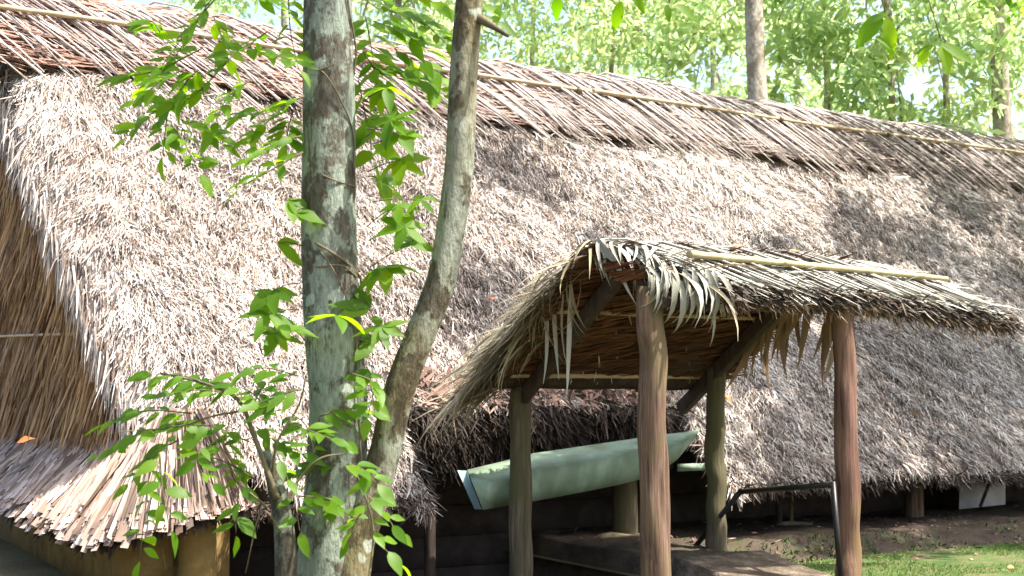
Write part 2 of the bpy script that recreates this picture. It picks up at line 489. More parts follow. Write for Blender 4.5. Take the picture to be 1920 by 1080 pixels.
# ------------------------------------------------------------------ ground
def grid_mesh(name, fn, nu, nv, mat):
    u = np.linspace(0, 1, nu); v = np.linspace(0, 1, nv)
    U, Vv = np.meshgrid(u, v, indexing='ij')
    P3 = fn(U.ravel(), Vv.ravel())
    i = np.arange(nu - 1)[:, None]; j = np.arange(nv - 1)[None]
    F = np.stack([i * nv + j, (i + 1) * nv + j, (i + 1) * nv + j + 1, i * nv + j + 1], -1).reshape(-1, 4)
    return mesh_np(name, P3, F, mat, smooth=True)


PIT = (-4.0, -0.86, -1.35, 3.2)          # sunken entrance, in house coordinates
o_ = [H(-500, -400, -.012), H(500, -400, -.012), H(500, 600, -.012), H(-500, 600, -.012)]
i_ = [H(PIT[0], PIT[2], -.012), H(PIT[1], PIT[2], -.012), H(PIT[1], PIT[3], -.012), H(PIT[0], PIT[3], -.012)]
g = link('ground', mesh_np('ground', np.array(o_ + i_), np.array([[k, (k + 1) % 4, 4 + (k + 1) % 4, 4 + k] for k in range(4)]), M['forest']))
setp(g, kind='structure')


def lawn(u, v):
    L = -1.0 + u * 9; W = -5.5 + v * 4.9
    z = 0.02 + 0.025 * wav(L, W, 3, 1.5)
    z = np.where(v > 0.999, -0.05, z)
    return H(L, W, z)


setp(link('lawn', grid_mesh('lawn', lawn, 60, 40, M['moss'])), kind='structure')


def bank(u, v):
    L = -7 + u * 24; W = -1.35 + v * 12.4 * v
    edge = -1.0 + 0.18 * wav(L, L * 0, 11, 1.2)
    k = np.clip((W - edge) / 0.75, 0, 1)
    k = k * k * (3 - 2 * k)
    z = -0.05 + 0.20 * k + 0.02 * wav(L * 3, W * 3, 5, 2.0) * k + 0.012 * wav(L * 8, W * 8, 6, 2.0) * k
    z = np.where(L < -3.9, np.minimum(z, -.06), z)
    ins = (L > PIT[0] - .05) & (L < PIT[1] + .05) & (W > PIT[2] + .1) & (W < PIT[3])
    z = np.where(ins, -1.0, z)
    return H(L, W, z)


setp(link('earth_terrace', grid_mesh('earth_terrace', bank, 220, 60, M['soil'])), kind='structure')


def path(u, v):
    l = .95 + u * .95 + 0.06 * wav(v * 5, u * 0, 21, 1.2) * (u > .5); wv = -2.5 + v * 3.75
    z = 0.06 + 0.012 * wav(l * 5, wv * 5, 8) + 0.11 * np.clip((wv - 0.3) / 0.9, 0, 1)
    z = np.where((u < .001) | (u > .999) | (v > .999), z - 0.2, z)
    return Q(l, wv, z)


setp(link('path', grid_mesh('path', path, 40, 50, M['sand'])), kind='structure')

# moss tufts and leaf scraps on the bank
n = 5200
Lb = rng.uniform(-.6, 7.5, n); Wb = -1.0 + np.abs(rng.normal(0, .33, n))
kb = np.clip((Wb + 1.0) / .75, 0, 1); zb_ = -.05 + .20 * kb * kb * (3 - 2 * kb)
keep = wav(Lb, Wb, 87, 3.0) > -.1; Lb, Wb, zb_ = Lb[keep], Wb[keep], zb_[keep]; n = len(Lb)
cov = rib_obj('ground_cover', [ribbons(H(Lb, Wb, zb_), unit(Z * rng.uniform(.3, 1, n)[:, None] + rng.normal(0, .5, (n, 3))), unit(-P + rng.normal(0, .5, (n, 3))), rng.uniform(.015, .06, n), rng.uniform(.008, .022, n), rng.normal(0, .3, (n, 3)), rng.uniform(0, 1, n), 2, (.6, 1, .1))], M['moss_tuft'])
setp(cov, 'low moss and weeds on the dark bank beside the lawn', 'moss', kind='stuff')
n = 30000
Lb = rng.uniform(.2, 7.5, n); Wb = -.85 - rng.uniform(0, 1, n) ** 1.4 * 1.9
keep = wav(Lb, Wb, 97, 3.0) > -.55; Lb, Wb = Lb[keep], Wb[keep]; n = len(Lb)
gr = rib_obj('lawn_grass', [ribbons(H(Lb, Wb, .02 + .025 * wav(Lb, Wb, 3, 1.5)), unit(Z * rng.uniform(.25, 1, n)[:, None] + rng.normal(0, .5, (n, 3))), unit(-P + rng.normal(0, .6, (n, 3))), rng.uniform(.012, .04, n), rng.uniform(.004, .010, n), rng.normal(0, .3, (n, 3)), np.clip(rng.beta(2, 2, n) + .25 * wav(Lb, Wb, 98, 2.5), 0, 1), 1, (1, .2))], M['lawn_blade'])
setp(gr, 'short bright green moss and grass of the sunlit lawn', 'grass', kind='stuff')
n = 900
Lb = rng.uniform(-.6, 7.5, n); Wb = rng.uniform(-1.6, 1.4, n); kb = np.clip((Wb + 1.0) / .75, 0, 1); zb_ = -.02 + .20 * kb * kb * (3 - 2 * kb); zb_ = np.maximum(zb_, .05)
scr = rib_obj('leaf_scraps', [ribbons(H(Lb, Wb, zb_), unit(rng.normal(0, 1, (n, 3)) * [1, 1, .15]), unit(Z + rng.normal(0, .3, (n, 3))), rng.uniform(.02, .08, n), rng.uniform(.01, .035, n), rng.normal(0, .2, (n, 3)), rng.beta(2, 2, n), 2, (.3, 1, .1))], M['litter'])
setp(scr, 'scraps of dead leaf strewn over the bank and lawn', 'leaf litter', kind='stuff')

# ------------------------------------------------------------------ the long thatched house
house = thing('thatched_house', tuple(H(4, 5, 0)), 'long low house under one sweeping grey thatched roof behind the tree', 'house')
L_A, L_B, LEND = -2.45, 0.66, 14.0        # the notch above the entrance
W_N = 0.78
TH = 0.10


def rake(W):                              # where the main slope ends on the left
    return -4.32 - 0.20 * W


def zs(W):
    return EAVE_Z + PITCH * W


def slab(L0b, L0t, L1b, L1t, W0, W1, th=TH):
    top = [H(L0b, W0, zs(W0)), H(L1b, W0, zs(W0)), H(L1t, W1, zs(W1)), H(L0t, W1, zs(W1))]
    top = [p - Z * .15 for p in top]
    bot = [p - Z * th + P * 0.0 for p in top]
    return hexa(bot + top)


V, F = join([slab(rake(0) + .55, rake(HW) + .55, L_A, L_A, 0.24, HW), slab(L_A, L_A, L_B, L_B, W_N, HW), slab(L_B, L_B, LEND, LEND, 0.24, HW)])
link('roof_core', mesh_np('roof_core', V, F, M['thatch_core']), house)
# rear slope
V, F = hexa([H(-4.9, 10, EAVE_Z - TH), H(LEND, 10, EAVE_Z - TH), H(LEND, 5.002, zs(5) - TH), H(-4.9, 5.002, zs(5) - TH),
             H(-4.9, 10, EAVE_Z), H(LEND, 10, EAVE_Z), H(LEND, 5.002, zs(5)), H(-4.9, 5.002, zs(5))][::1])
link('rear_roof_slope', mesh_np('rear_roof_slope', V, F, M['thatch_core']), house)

DOWN = unit(-P - PITCH * Z)               # down the front slope
NRM = unit(-P * PITCH + Z)                # its outward normal


def thatch_field(n, Lf, Wf, lscale=1.0, phi=0.36, wid=(0.006, 0.015), lift=(0.03, 0.6), tone=0.0, nseg=2):
    L, W = Lf, Wf
    cl = wav(L, W, 31, 3.5)
    ang = rng.normal(0, phi, n) + 0.22 * wav(L, W, 33, 2.2) - 0.02
    d = np.cos(ang)[:, None] * DOWN + np.sin(ang)[:, None] * A
    crs = ((W * 1.42 / .30 + .35 * wav(L, W, 43, 1.3)) % 1.0)          # courses
    fine = wav(L * 3, W * 3, 47, 3.5)
    lf = rng.uniform(*lift, n) + 0.10 * cl + .10 * fine
    d = d * np.cos(lf)[:, None] + NRM * np.sin(lf)[:, None]
    base = H(L, W, zs(W)) + NRM * (rng.uniform(-0.03, 0.045, n) + 0.025 * cl + 0.04 * wav(L, W, 39, 1.1) + .018 * fine + .008 * (1 - crs))[:, None]
    ln = rng.uniform(0.055, 0.155, n) * lscale
    e = np.clip(1 - (L - rake(W)) / .65, 0, 1)
    base = base - NRM * (.34 * e ** 2)[:, None]
    d = d - A * (.45 * e)[:, None] - Z * (.35 * e)[:, None]
    ln = ln * (1 + .35 * e)
    wd = rng.uniform(*wid, n)
    nr = unit(NRM + rng.normal(0, 0.5, (n, 3)))
    curl = (-NRM * rng.uniform(0.1, 0.5, n)[:, None] + rng.normal(0, 0.12, (n, 3)))
    rn = np.clip(np.where(rng.uniform(size=n) < .42, rng.beta(1.3, 5, n), rng.beta(3.2, 1.8, n)) + 0.10 * cl + .10 * fine + tone + 0.10 * wav(L, W, 35, 0.9), 0, 1)
    return ribbons(base, d, nr, ln, wd, curl, rn, nseg, (.9, .2) if nseg == 1 else (.8, 1, .25))


def roof_points(n):
    s = rng.uniform(0, 1, n)
    W = 0.10 + s * (HW - 0.7)
    L = rng.uniform(0, 1, n) ** 1.25 * (LEND - 1.5 + 4.9) - 5.0
    keep = (L > rake(W)) & ~((W < .6) & (L < rake(W) + .85 - W)) & ~((W < W_N) & (L > L_A) & (L < L_B)) & ~((L > 5.5 + 1.5 * W))
    return L[keep], W[keep]


L, W = roof_points(560000)
packs = [thatch_field(len(L), L, W, nseg=1)]
L, W = roof_points(14000)                  # stray longer strands
k_ = L > rake(W) + .8; L, W = L[k_], W[k_]
packs.append(thatch_field(len(L), L, W, 1.9, 0.4, (0.006, 0.016), (0.05, 0.4), 0.05))
# shaggy eave fringe
n = 9000
L = rng.uniform(rake(0) + .85, 9.5, n); L = L[~((L > L_A) & (L < L_B))]; n = len(L)
W = rng.uniform(0.08, 0.2, n)
packs.append(thatch_field(n, L, W, 0.9, 0.4, lift=(-0.35, 0.2), tone=-0.05))
# shaggy edge of the notch, both cheeks
n = 2500
W = rng.uniform(0, W_N + .1, n); left = rng.uniform(size=n) < .5
L = np.where(left, L_A - rng.uniform(0, .15, n), L_B + rng.uniform(0, .12, n))
packs.append(thatch_field(n, L, W, 1.1, 0.6, lift=(-0.4, 0.3), tone=-0.1))
# tufts under the ridge cap
n = 12000
L = rng.uniform(-5, 11, n); W = rng.uniform(3.5, 4.3, n)
packs.append(thatch_field(n, L, W, 2.4, 0.3, (0.008, 0.015), (0.05, 0.35), 0.08))
rib_obj('roof_thatch', packs, M['thatch'], house, 'stuff')

# rake fringe: long weathered tips spilling over the gable
n = 6500
W = rng.uniform(0.95, HW, n)
L = rake(W) + rng.uniform(-0.06, 0.30, n)
d = unit(DOWN * rng.uniform(0.4, 1.1, n)[:, None] - A * rng.uniform(-.05, 0.25, n)[:, None] - Z * rng.uniform(0.1, 0.9, n)[:, None] + rng.normal(0, .1, (n, 3)))
ln = rng.uniform(0.12, 0.36, n)
packs = [ribbons(H(L, W, zs(W) - .40 * np.clip(1 - (L - rake(W)) / .65, 0, 1) ** 2 - rng.uniform(-0.05, 0.15, n)), d, unit(-A + Z * .6 - P * .5 + rng.normal(0, .4, (n, 3))), ln, rng.uniform(.009, .024, n),
                 -Z * rng.uniform(.1, .35, n)[:, None], np.where(rng.uniform(size=n) < .4, rng.beta(1.3, 4, n), rng.beta(3, 2, n)), 3, (0.8, 1, .8, .15))]
rib_obj('rake_fringe', packs, M['thatch'], house, 'stuff')

# dark edge of the thatch above the entrance
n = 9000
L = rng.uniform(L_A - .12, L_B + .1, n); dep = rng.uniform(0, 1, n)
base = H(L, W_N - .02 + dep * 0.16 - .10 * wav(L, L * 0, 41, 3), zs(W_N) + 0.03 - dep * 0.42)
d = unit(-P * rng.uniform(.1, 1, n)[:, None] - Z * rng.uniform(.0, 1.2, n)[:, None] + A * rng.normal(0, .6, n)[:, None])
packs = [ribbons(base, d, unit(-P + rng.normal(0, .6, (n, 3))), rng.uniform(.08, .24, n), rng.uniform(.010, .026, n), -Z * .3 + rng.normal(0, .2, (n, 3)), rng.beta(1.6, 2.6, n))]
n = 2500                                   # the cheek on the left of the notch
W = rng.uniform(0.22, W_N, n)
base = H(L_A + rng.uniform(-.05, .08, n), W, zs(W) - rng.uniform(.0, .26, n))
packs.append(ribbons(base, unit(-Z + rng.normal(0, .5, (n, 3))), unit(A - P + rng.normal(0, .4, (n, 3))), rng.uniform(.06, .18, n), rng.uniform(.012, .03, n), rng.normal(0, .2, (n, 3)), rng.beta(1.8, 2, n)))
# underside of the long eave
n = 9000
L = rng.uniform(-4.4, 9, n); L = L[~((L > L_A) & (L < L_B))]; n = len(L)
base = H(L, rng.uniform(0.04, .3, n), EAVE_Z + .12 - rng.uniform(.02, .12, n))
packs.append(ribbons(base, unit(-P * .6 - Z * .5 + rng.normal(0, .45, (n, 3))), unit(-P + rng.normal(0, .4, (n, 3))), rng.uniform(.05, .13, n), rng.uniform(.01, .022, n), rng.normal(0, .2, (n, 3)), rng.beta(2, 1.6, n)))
rib_obj('dark_thatch_edge', packs, M['dark_thatch'], house, 'stuff')

# fallen twigs and leaves caught on the ledge above the entrance
n = 420
L = rng.uniform(L_A + .1, L_B - .1, n); W = W_N + np.abs(rng.normal(0, .14, n))
d = unit(A * rng.normal(0, 1, n)[:, None] + DOWN * rng.normal(0, .6, n)[:, None] + NRM * rng.uniform(0, .25, n)[:, None])
rib_obj('leaf_litter', [ribbons(H(L, W, zs(W)) + NRM * rng.uniform(.05, .12, n)[:, None], d, NRM + rng.normal(0, .4, (n, 3)), rng.uniform(.08, .3, n), rng.uniform(.02, .05, n), rng.normal(0, .12, (n, 3)), rng.beta(2, 2, n), 2, (.2, 1, .1))], M['litter'], house, 'stuff')

# ridge cap ---------------------------------------------------------------
CAP = np.array([(5.85, 4.98), (5.5, 5.40), (5.22, 5.68), (5.0, 5.77), (4.75, 5.70), (4.5, 5.45), (4.3, 5.18), (4.12, 4.92), (4.03, 4.78)])
cap_s = np.concatenate([[0], np.cumsum(np.linalg.norm(np.diff(CAP, axis=0), axis=1))])
CAPL = cap_s[-1]


def cap_pt(L, s, lift=0.0):
    """point on the cap: s = arc length from the rear edge; lift is outward"""
    W = np.interp(s, cap_s, CAP[:, 0]); z = np.interp(s, cap_s, CAP[:, 1]) + .22 * np.clip((.5 - L) / 4.5, 0, 1) * np.clip(1.6 - s, 0, 1)
    z = z - np.maximum(s - CAPL, 0) * .85; W = W - np.maximum(s - CAPL, 0) * .6
    e = 0.03
    dW = np.interp(s + e, cap_s, CAP[:, 0]) - np.interp(s - e, cap_s, CAP[:, 0])
    dz = np.interp(s + e, cap_s, CAP[:, 1]) - np.interp(s - e, cap_s, CAP[:, 1])
    ln = np.hypot(dW, dz) + 1e-9
    return H(L, W, z) + np.multiply.outer(lift * dz / ln, P) * 1 + np.multiply.outer(-lift * dW / ln, Z)


def capfn(u, v):
    L = -5.6 + u * (LEND + 5.6); s = v * CAPL
    return cap_pt(L, s, 0.02 * wav(L, s, 51, 2.5) - 0.03)


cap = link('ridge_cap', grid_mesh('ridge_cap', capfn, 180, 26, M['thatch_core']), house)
# russet leaflets lying lengthwise
n = 15000
L = rng.uniform(-5.7, 12, n); s = rng.uniform(.3, CAPL - .03, n) - .0
b0 = cap_pt(L, s, rng.uniform(-.02, .035, n))
d = unit(A + rng.normal(0, .08, (n, 3)) - Z * .03)
sn = np.where((s > 1.1)[:, None], NRM, unit(Z * .9 + P * .2))
lw, ww_, tn = rng.uniform(.25, .6, n), rng.uniform(.012, .03, n), rng.beta(2, 2, n)
nn_ = unit(sn + rng.normal(0, .35, (n, 3))); cu_ = -Z * rng.uniform(0, .12, n)[:, None]
for nm_, sel in (('russet_leaflets', L < 1.2 + rng.normal(0, 1.6, n)), ('grey_leaflets', None)):
    if sel is None: sel = ~prev
    prev = sel
    rib_obj(nm_, [ribbons(b0[sel], d[sel], nn_[sel], lw[sel], ww_[sel], cu_[sel], tn[sel])], M['cap_leaf' if nm_[0] == 'r' else 'cap_grey'], cap, 'stuff')
# diagonal palm stems, each a piece
stems = []
for kk in range(6):
    sk = [0.95, 1.15, 1.3, 1.05, 1.22, 1.4][kk]; ov = [.06, .14, .2, .0, .26, .16][kk]
    ss = np.linspace(0.35, CAPL + ov, 9)
    pts = cap_pt(sk * (ss - ss[0]) / (CAPL - .35) * 1.75, ss, 0.035 + 0.012 * np.sin(ss * 3 + kk))
    pts = pts - H(0, 0, 0)
    V, F = tube(pts, np.linspace(.017, .0085, 9) * [1, .85, 1.15, .9, 1.05, .8][kk], 5)
    stems.append(mesh_np('palm_stem', V, F, M['palm_stem'], smooth=True))
Ls = np.concatenate([np.linspace(-7.9, 4.0, 185), np.linspace(4.05, 10.6, 92)])
for i, l in enumerate(Ls):
    l = l + random.gauss(0, .035)
    lift = random.choice([0, 0.012, 0.025, 0.03])
    jit = random.gauss(0, .05)
    mw = Matrix.Translation(Vector(H(l, 0, 0) + NRM * lift + DOWN * (0.10 * math.sin(l * 2.1) * .6 + jit)))
    link('palm_stem', stems[random.randrange(6)], cap, mw)
# thin ribs between them
n = 700
packs = []
Lr = rng.uniform(-7.2, 10.5, n); ks = rng.uniform(1.0, 1.5, n); e0 = rng.uniform(.4, 1.0, n); e1 = CAPL + rng.uniform(-.35, .12, n)
for k in range(5):
    s0 = e0 + (e1 - e0) * k / 5; s1 = e0 + (e1 - e0) * (k + 1) / 5
    a0 = cap_pt(Lr + ks * (s0 - .35), s0, .03 + .0 * s0); a1 = cap_pt(Lr + ks * (s1 - .35), s1, .03 + .0 * s0)
    packs.append(ribbons(a0, a1 - a0, unit(NRM + Z * .3 + np.zeros((n, 3))), np.linalg.norm(a1 - a0, axis=1), np.full(n, .011), np.zeros((n, 3)), (np.arange(n) * .61803) % 1, 1, (1, 1)))
rib_obj('thin_ribs', packs, M['stem'], cap, 'stuff')


def bamboo(name, a, b, r, mat, parent, sag=0.0, nodes=7, seed=1):
    rr = np.random.default_rng(seed)
    a, b = np.asarray(a, float), np.asarray(b, float)
    ts, rs = [], []
    for k in range(nodes):
        t0 = k / nodes; t1 = (k + 1) / nodes
        ts += [t0, t0 + .006, t0 + .03, t1 - .03, t1 - .006]; rs += [r * 1.16, r * 1.16, r, r * .98, r]
    ts.append(1); rs.append(r)
    ts = np.array(ts); rs = np.array(rs) * np.linspace(1.05, .8, len(ts))
    pts = a + np.outer(ts, b - a) + Z * (sag * np.sin(ts * math.pi))[:, None] + unit(np.cross(b - a, Z)) * (0.02 * np.sin(ts * 5 + seed))[:, None]
    V, F = tube(pts, rs, 10)
    return link(name, mesh_np(name, V, F, mat, smooth=True), parent)


for k, (l0, l1, ds) in enumerate([(-5.6, -1.2, 0), (-1.7, 3.1, .02), (2.1, 6.4, -.02), (5.9, 10.6, .02), (10.2, 13.8, 0)]):
    bamboo('bamboo_pole', cap_pt(l0, CAPL * .72 + ds, .085), cap_pt(l1, CAPL * .72 - ds, .075), .026, M['bamboo'], cap, .015, 9, k)

for k, l_ in enumerate(np.arange(-5.2, 9.5, 1.15)):
    c_ = cap_pt(l_ + .2 * math.sin(k * 2.3), CAPL * .72, .08)
    tube_obj('lashing', [c_ - A * .03, c_ + A * .03], .033, M['vine'], cap, sides=8)
# gable end -----------------------------------------------------------------
LG = -4.42
zt = lambda W: zs(np.minimum(W, 10 - W))
V, F = join([hexa([H(LG, .35, .2), H(LG, 9.6, .2), H(LG + .08, 9.6, .2), H(LG + .08, .35, .2), H(LG, .35, .75), H(LG, 9.6, .75), H(LG + .08, 9.6, .75), H(LG + .08, .35, .75)]),
             (np.vstack([H(LG, W_, z_) for W_, z_ in ((.75, .75), (9.3, .75), (5, zs(5) - .6))] + [H(LG + .08, W_, z_) for W_, z_ in ((.75, .75), (9.3, .75), (5, zs(5) - .6))]).reshape(-1, 3),
              [np.array([[0, 1, 2], [5, 4, 3]]), np.array([[0, 2, 5, 3], [2, 1, 4, 5]])])])
link('gable_backing', mesh_np('gable_backing', V, F, M['thatch_core']), house)
packs = []
for tier, (zb, n) in enumerate(((1.75, 5200), (2.75, 4200), (3.7, 3000), (4.6, 1600), (5.4, 500))):
    W = rng.uniform(.15, 9.5, n)
    ok = (zt(W) > zb - .45) & (W > .75); W = W[ok]; n = len(W)
    z = np.minimum(zb + rng.uniform(-.12, .3, n), zt(W) - .5)
    d = unit(-Z + P * rng.normal(0, .2, n)[:, None] - A * rng.uniform(.0, .22, n)[:, None])
    Lg = np.minimum(LG, -4.02 - .2 * (z - .58)) if tier else np.full(n, LG)
    packs.append(ribbons(H(Lg - rng.uniform(.0, .12, n), W, z), d, unit(-A + rng.normal(0, .55, (n, 3))), rng.uniform(.5, 1.25, n), rng.uniform(.014, .036, n),
                         -Z * .1 - A * rng.uniform(-.12, .15, n)[:, None] + P * rng.normal(0, .16, n)[:, None], rng.beta(1.9, 2, n), 4, (.9, 1, .95, .75, .15)))
n = 2600                                   # long fibres hanging from under the rake
W = rng.uniform(1.0, 4.8, n)
packs.append(ribbons(H(rake(W) + rng.uniform(.02, .3, n), W, zs(W) - rng.uniform(.5, .75, n)), unit(-Z + P * rng.normal(.05, .15, n)[:, None] - A * rng.uniform(-.15, .2, n)[:, None]), unit(-A + rng.normal(0, .5, (n, 3))), rng.uniform(.25, .8, n), rng.uniform(.01, .026, n),
                     P * rng.normal(0, .15, n)[:, None], rng.beta(2, 1.8, n), 3, (.8, 1, .8, .1)))
rib_obj('gable_fronds', packs, M['gable'], house, 'stuff')
bamboo('bamboo_batten', H(LG - .33, 2.1, 2.02), H(LG - .38, 8, 2.22), .015, M['bamboo'], house, 0, 12, 3)

# skirt roof round the gable end ------------------------------------------------
def skirt_eave(t):
    """t 0..1: round the corner from the front eave and back along the gable end; returns L, W, z of the lower edge and of the top"""
    t = np.asarray(t, float)
    cl = np.array([0, .12, .24, .36, .55, 1.0])
    eL = np.interp(t, cl, [-4.0, -4.32, -4.68, -5.0, -5.2, -5.2]); eW = np.interp(t, cl, [.02, -.04, .04, .45, 1.6, 9.5])
    ez = np.interp(t, cl, [.74, .68, .57, .47, .52, .56])
    tL = np.interp(t, cl, [-4.2, -4.3, -4.4, -4.45, -4.45, -4.45]); tW = np.interp(t, cl, [.5, .55, .6, .9, 2.3, 9.5])
    tz = np.interp(t, cl, [1.34, 1.36, 1.36, 1.30, 1.18, 1.1])
    return H(tL, tW, tz), H(eL, eW, ez)


def skirtfn(u, v):
    a, b = skirt_eave(u)
    p = a + (b - a) * (v[:, None] * 1.0)
    return p - Z * 0.05


SKOFF = -1
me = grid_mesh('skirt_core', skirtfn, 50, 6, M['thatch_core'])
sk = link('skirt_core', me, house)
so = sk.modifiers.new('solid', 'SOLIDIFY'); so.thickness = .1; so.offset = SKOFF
packs = []
for lay, (n, lo, hi, ww) in enumerate(((2000, .0, .35, (.035, .09)), (1000, .3, .62, (.03, .075)))):
    t = rng.uniform(0, 1, n) ** 1.7
    a, b = skirt_eave(t); a2, b2 = skirt_eave(np.clip(t + rng.normal(0, .026, n), 0, 1))
    f = rng.uniform(lo, hi, n)[:, None]
    base = a + (b - a) * f
    nm = unit(-A * .6 - P * .3 + Z)
    base = base + nm * rng.uniform(-.02, .06, n)[:, None]
    d = b2 - base
    ln = np.linalg.norm(d, axis=1) * rng.uniform(.78, 1.16, n)
    packs.append(ribbons(base, d, unit(nm + rng.normal(0, .35, (n, 3))), ln, rng.uniform(*ww, n), nm * .04 - Z * rng.uniform(0, .05, n)[:, None], np.where(rng.uniform(size=n) < .3, rng.beta(1.5, 5, n), rng.beta(3, 2, n)), 4, (.7, 1, 1, .9, .75)))
rib_obj('skirt_thatch', packs, M['skirt'], house, 'stuff')
n = 2200
t = rng.uniform(0, 1, n) ** 1.3
a, b = skirt_eave(t)
rib_obj('skirt_dark_edge', [ribbons(b + (a - b) * rng.uniform(0.0, .18, n)[:, None] - Z * rng.uniform(.03, .12, n)[:, None], unit((b - a) * .5 - Z * .4 + rng.normal(0, .25, (n, 3))), unit(-A - P + rng.normal(0, .4, (n, 3))), rng.uniform(.05, .12, n), rng.uniform(.012, .03, n), rng.normal(0, .1, (n, 3)), rng.beta(2, 2, n))], M['dark_thatch'], house, 'stuff')

# walls, posts under the eaves -----------------------------------------------------
def wall_box(name, L0, L1, W0, W1, z0, z1, mat):
    return hexa_obj(name, [H(L0, W0, z0), H(L1, W0, z0), H(L1, W1, z0), H(L0, W1, z0), H(L0, W0, z1), H(L1, W0, z1), H(L1, W1, z1), H(L0, W1, z1)], mat, house)


# horizontal dark boards behind the posts
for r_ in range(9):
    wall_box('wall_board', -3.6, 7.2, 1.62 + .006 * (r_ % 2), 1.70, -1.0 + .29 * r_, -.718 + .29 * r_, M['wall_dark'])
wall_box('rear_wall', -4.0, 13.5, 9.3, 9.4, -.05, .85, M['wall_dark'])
wall_box('far_wall', 13.4, 13.5, .9, 9.3, -.05, 1.15, M['wall_dark'])
wall_box('gable_wall', -4.86, -4.74, .62, 9.2, -.05, .60, M['wall_ochre'])
wall_box('corner_wall', -4.86, -3.98, .48, .60, -.05, .60, M['wall_ochre'])


def hpost(px, L, W, r, z1, mat, name='house_post'):
    p = H(L, W, 0)
    return tube_obj(name, [p - Z * .9, p + Z * .2, p + Z * z1], [r * 1.06, r, r * .96], mat, house, sides=14, wob=.02, seed=px, n=8)


def L_at(px, W):
    k = (px - 960) / FPX
    return (k * (HO[1] + P[1] * W) - HO[0] - P[0] * W) / (A[0] - k * A[1])


for px, W, r, mm in ((1170, .95, .125, 'post_green'), (1705, .75, .105, 'post'), (808, .9, .05, 'dark_wood'), (1455, 1.1, .035, 'dark_wood'), (1478, .9, .02, 'post_green'), (376, .38, .15, 'wall_ochre')):
    l = L_at(px, W)
    hpost(px, l, W, r, zs(W) - TH + .1, M[mm])


def rock(name, c, r, parent=None, seed=0, mat=None):
    import bmesh
    bm = bmesh.new(); bmesh.ops.create_icosphere(bm, subdivisions=3, radius=1)
    V = np.array([v.co[:] for v in bm.verts]); F = np.array([[v.index for v in f.verts] for f in bm.faces]); bm.free()
    k = 1 + .16 * wav(V[:, 0] * 2 + seed, V[:, 1] * 2 + V[:, 2], seed, 1.3)
    return link(name, mesh_np(name, V * k[:, None] * np.asarray(r) + c, F, mat or M['stone'], smooth=True), parent)


rock('post_footing', H(L_at(1175, .85), .85, .05), (.36, .26, .14), house, 4)
rock('post_footing', H(L_at(1478, .9), .88, .12), (.20, .12, .07), house, 9)

# ------------------------------------------------------------------ entrance porch
porch = thing('entrance_porch', tuple(Q(.9, 1, 0)), 'small open porch of shaggy palm thatch on four wooden posts', 'porch')
RZ, RW, EZ, BZ, BW = 2.67, 0.5, 2.27, 1.62, 2.02


def pz(wv):                             # height of the porch thatch
    return np.where(wv < RW, EZ + (wv + .05) / (RW + .05) * (RZ - EZ), RZ + (wv - RW) / (BW - RW) * (BZ - RZ))


def round_top(wv, l=None):
    z = pz(wv)
    return z - .05 * np.exp(-((wv - RW) / .16) ** 2)


def porch_sheet(u, v):
    wv = BW + (-.05 - BW) * v
    sk = np.clip((RW - wv) / (RW + .05), 0, 1)        # front edge is skewed to the right
    l0 = -.28 + .45 * sk; l1 = 1.95 + .0 * sk
    l1 = np.where(wv < RW, 2.73 + .95 * sk, 2.05 + .68 * np.clip(1 - (wv - RW) / .5, 0, 1))
    l = l0 + (l1 - l0) * u
    sagz = -.11 * np.clip((l - 1.9) / 1.7, 0, 1) ** 1.5
    return Q(l, wv, round_top(wv) + .02 * wav(l * 2, wv * 2, 61, 1.5) + sagz)


me = grid_mesh('porch_thatch_core', porch_sheet, 60, 34, M['thatch_core'])
pc = link('thatch_core', me, porch)
so = pc.modifiers.new('solid', 'SOLIDIFY'); so.thickness = .09; so.offset = 1


def psag(l):
    return -.11 * np.clip((l - 1.9) / 1.7, 0, 1) ** 1.5


# stems of the front slope
pst = []
for kk in range(5):
    t = np.linspace(0, 1, 8)
    wv = .66 - t * .74; l = t * [.80, .95, .88, 1.02, .75][kk]
    pts = Q(l, wv, round_top(wv) + .03 + .006 * np.sin(t * 4 + kk)) - Q(0, 0, 0)
    V, F = tube(pts, np.linspace(.014, .008, 8) * [1, .8, 1.1, .9, .7][kk], 5)
    pst.append(mesh_np('palm_stem', V, F, M['palm_stem_grey'], smooth=True))
for i in range(150):
    l = -.32 + 2.95 * (i + random.random()) / 150
    mw = Matrix.Translation(Vector(Q(l, 0, psag(l + .5) + random.choice([0, .008, .018, .028])) + unit(P) * random.gauss(0, .03)))
    link('palm_stem', pst[random.randrange(5)], porch, mw)
# blades lying among the stems, and on the rear slope
packs = []
n = 5200
wv = rng.uniform(-.02, .7, n); f = (RW - wv) / .55
l = rng.uniform(-.28, 2.75, n) + .9 * np.clip(f, 0, 1)
fd = unit(A * .95 - P * .55 - Z * .42)
base = Q(l, wv, round_top(wv) + psag(l) + rng.uniform(.0, .035, n))
packs.append(ribbons(base, unit(fd + rng.normal(0, .16, (n, 3))), unit(Z * .8 - P * .6 + rng.normal(0, .3, (n, 3))), rng.uniform(.1, .3, n), rng.uniform(.008, .02, n), -Z * .12 + rng.normal(0, .08, (n, 3)), np.clip(rng.beta(2, 2, n), 0, 1)))
rib_obj('grey_thatch', packs, M['frond_grey'], porch, 'stuff')
n = 6000
wv = rng.uniform(.6, BW - .1, n); l = rng.uniform(-.3, 2.2, n)
bd = unit(P * (BW - RW) - Z * (RZ - BZ)); bn = unit(Z * (BW - RW) + P * (RZ - BZ))
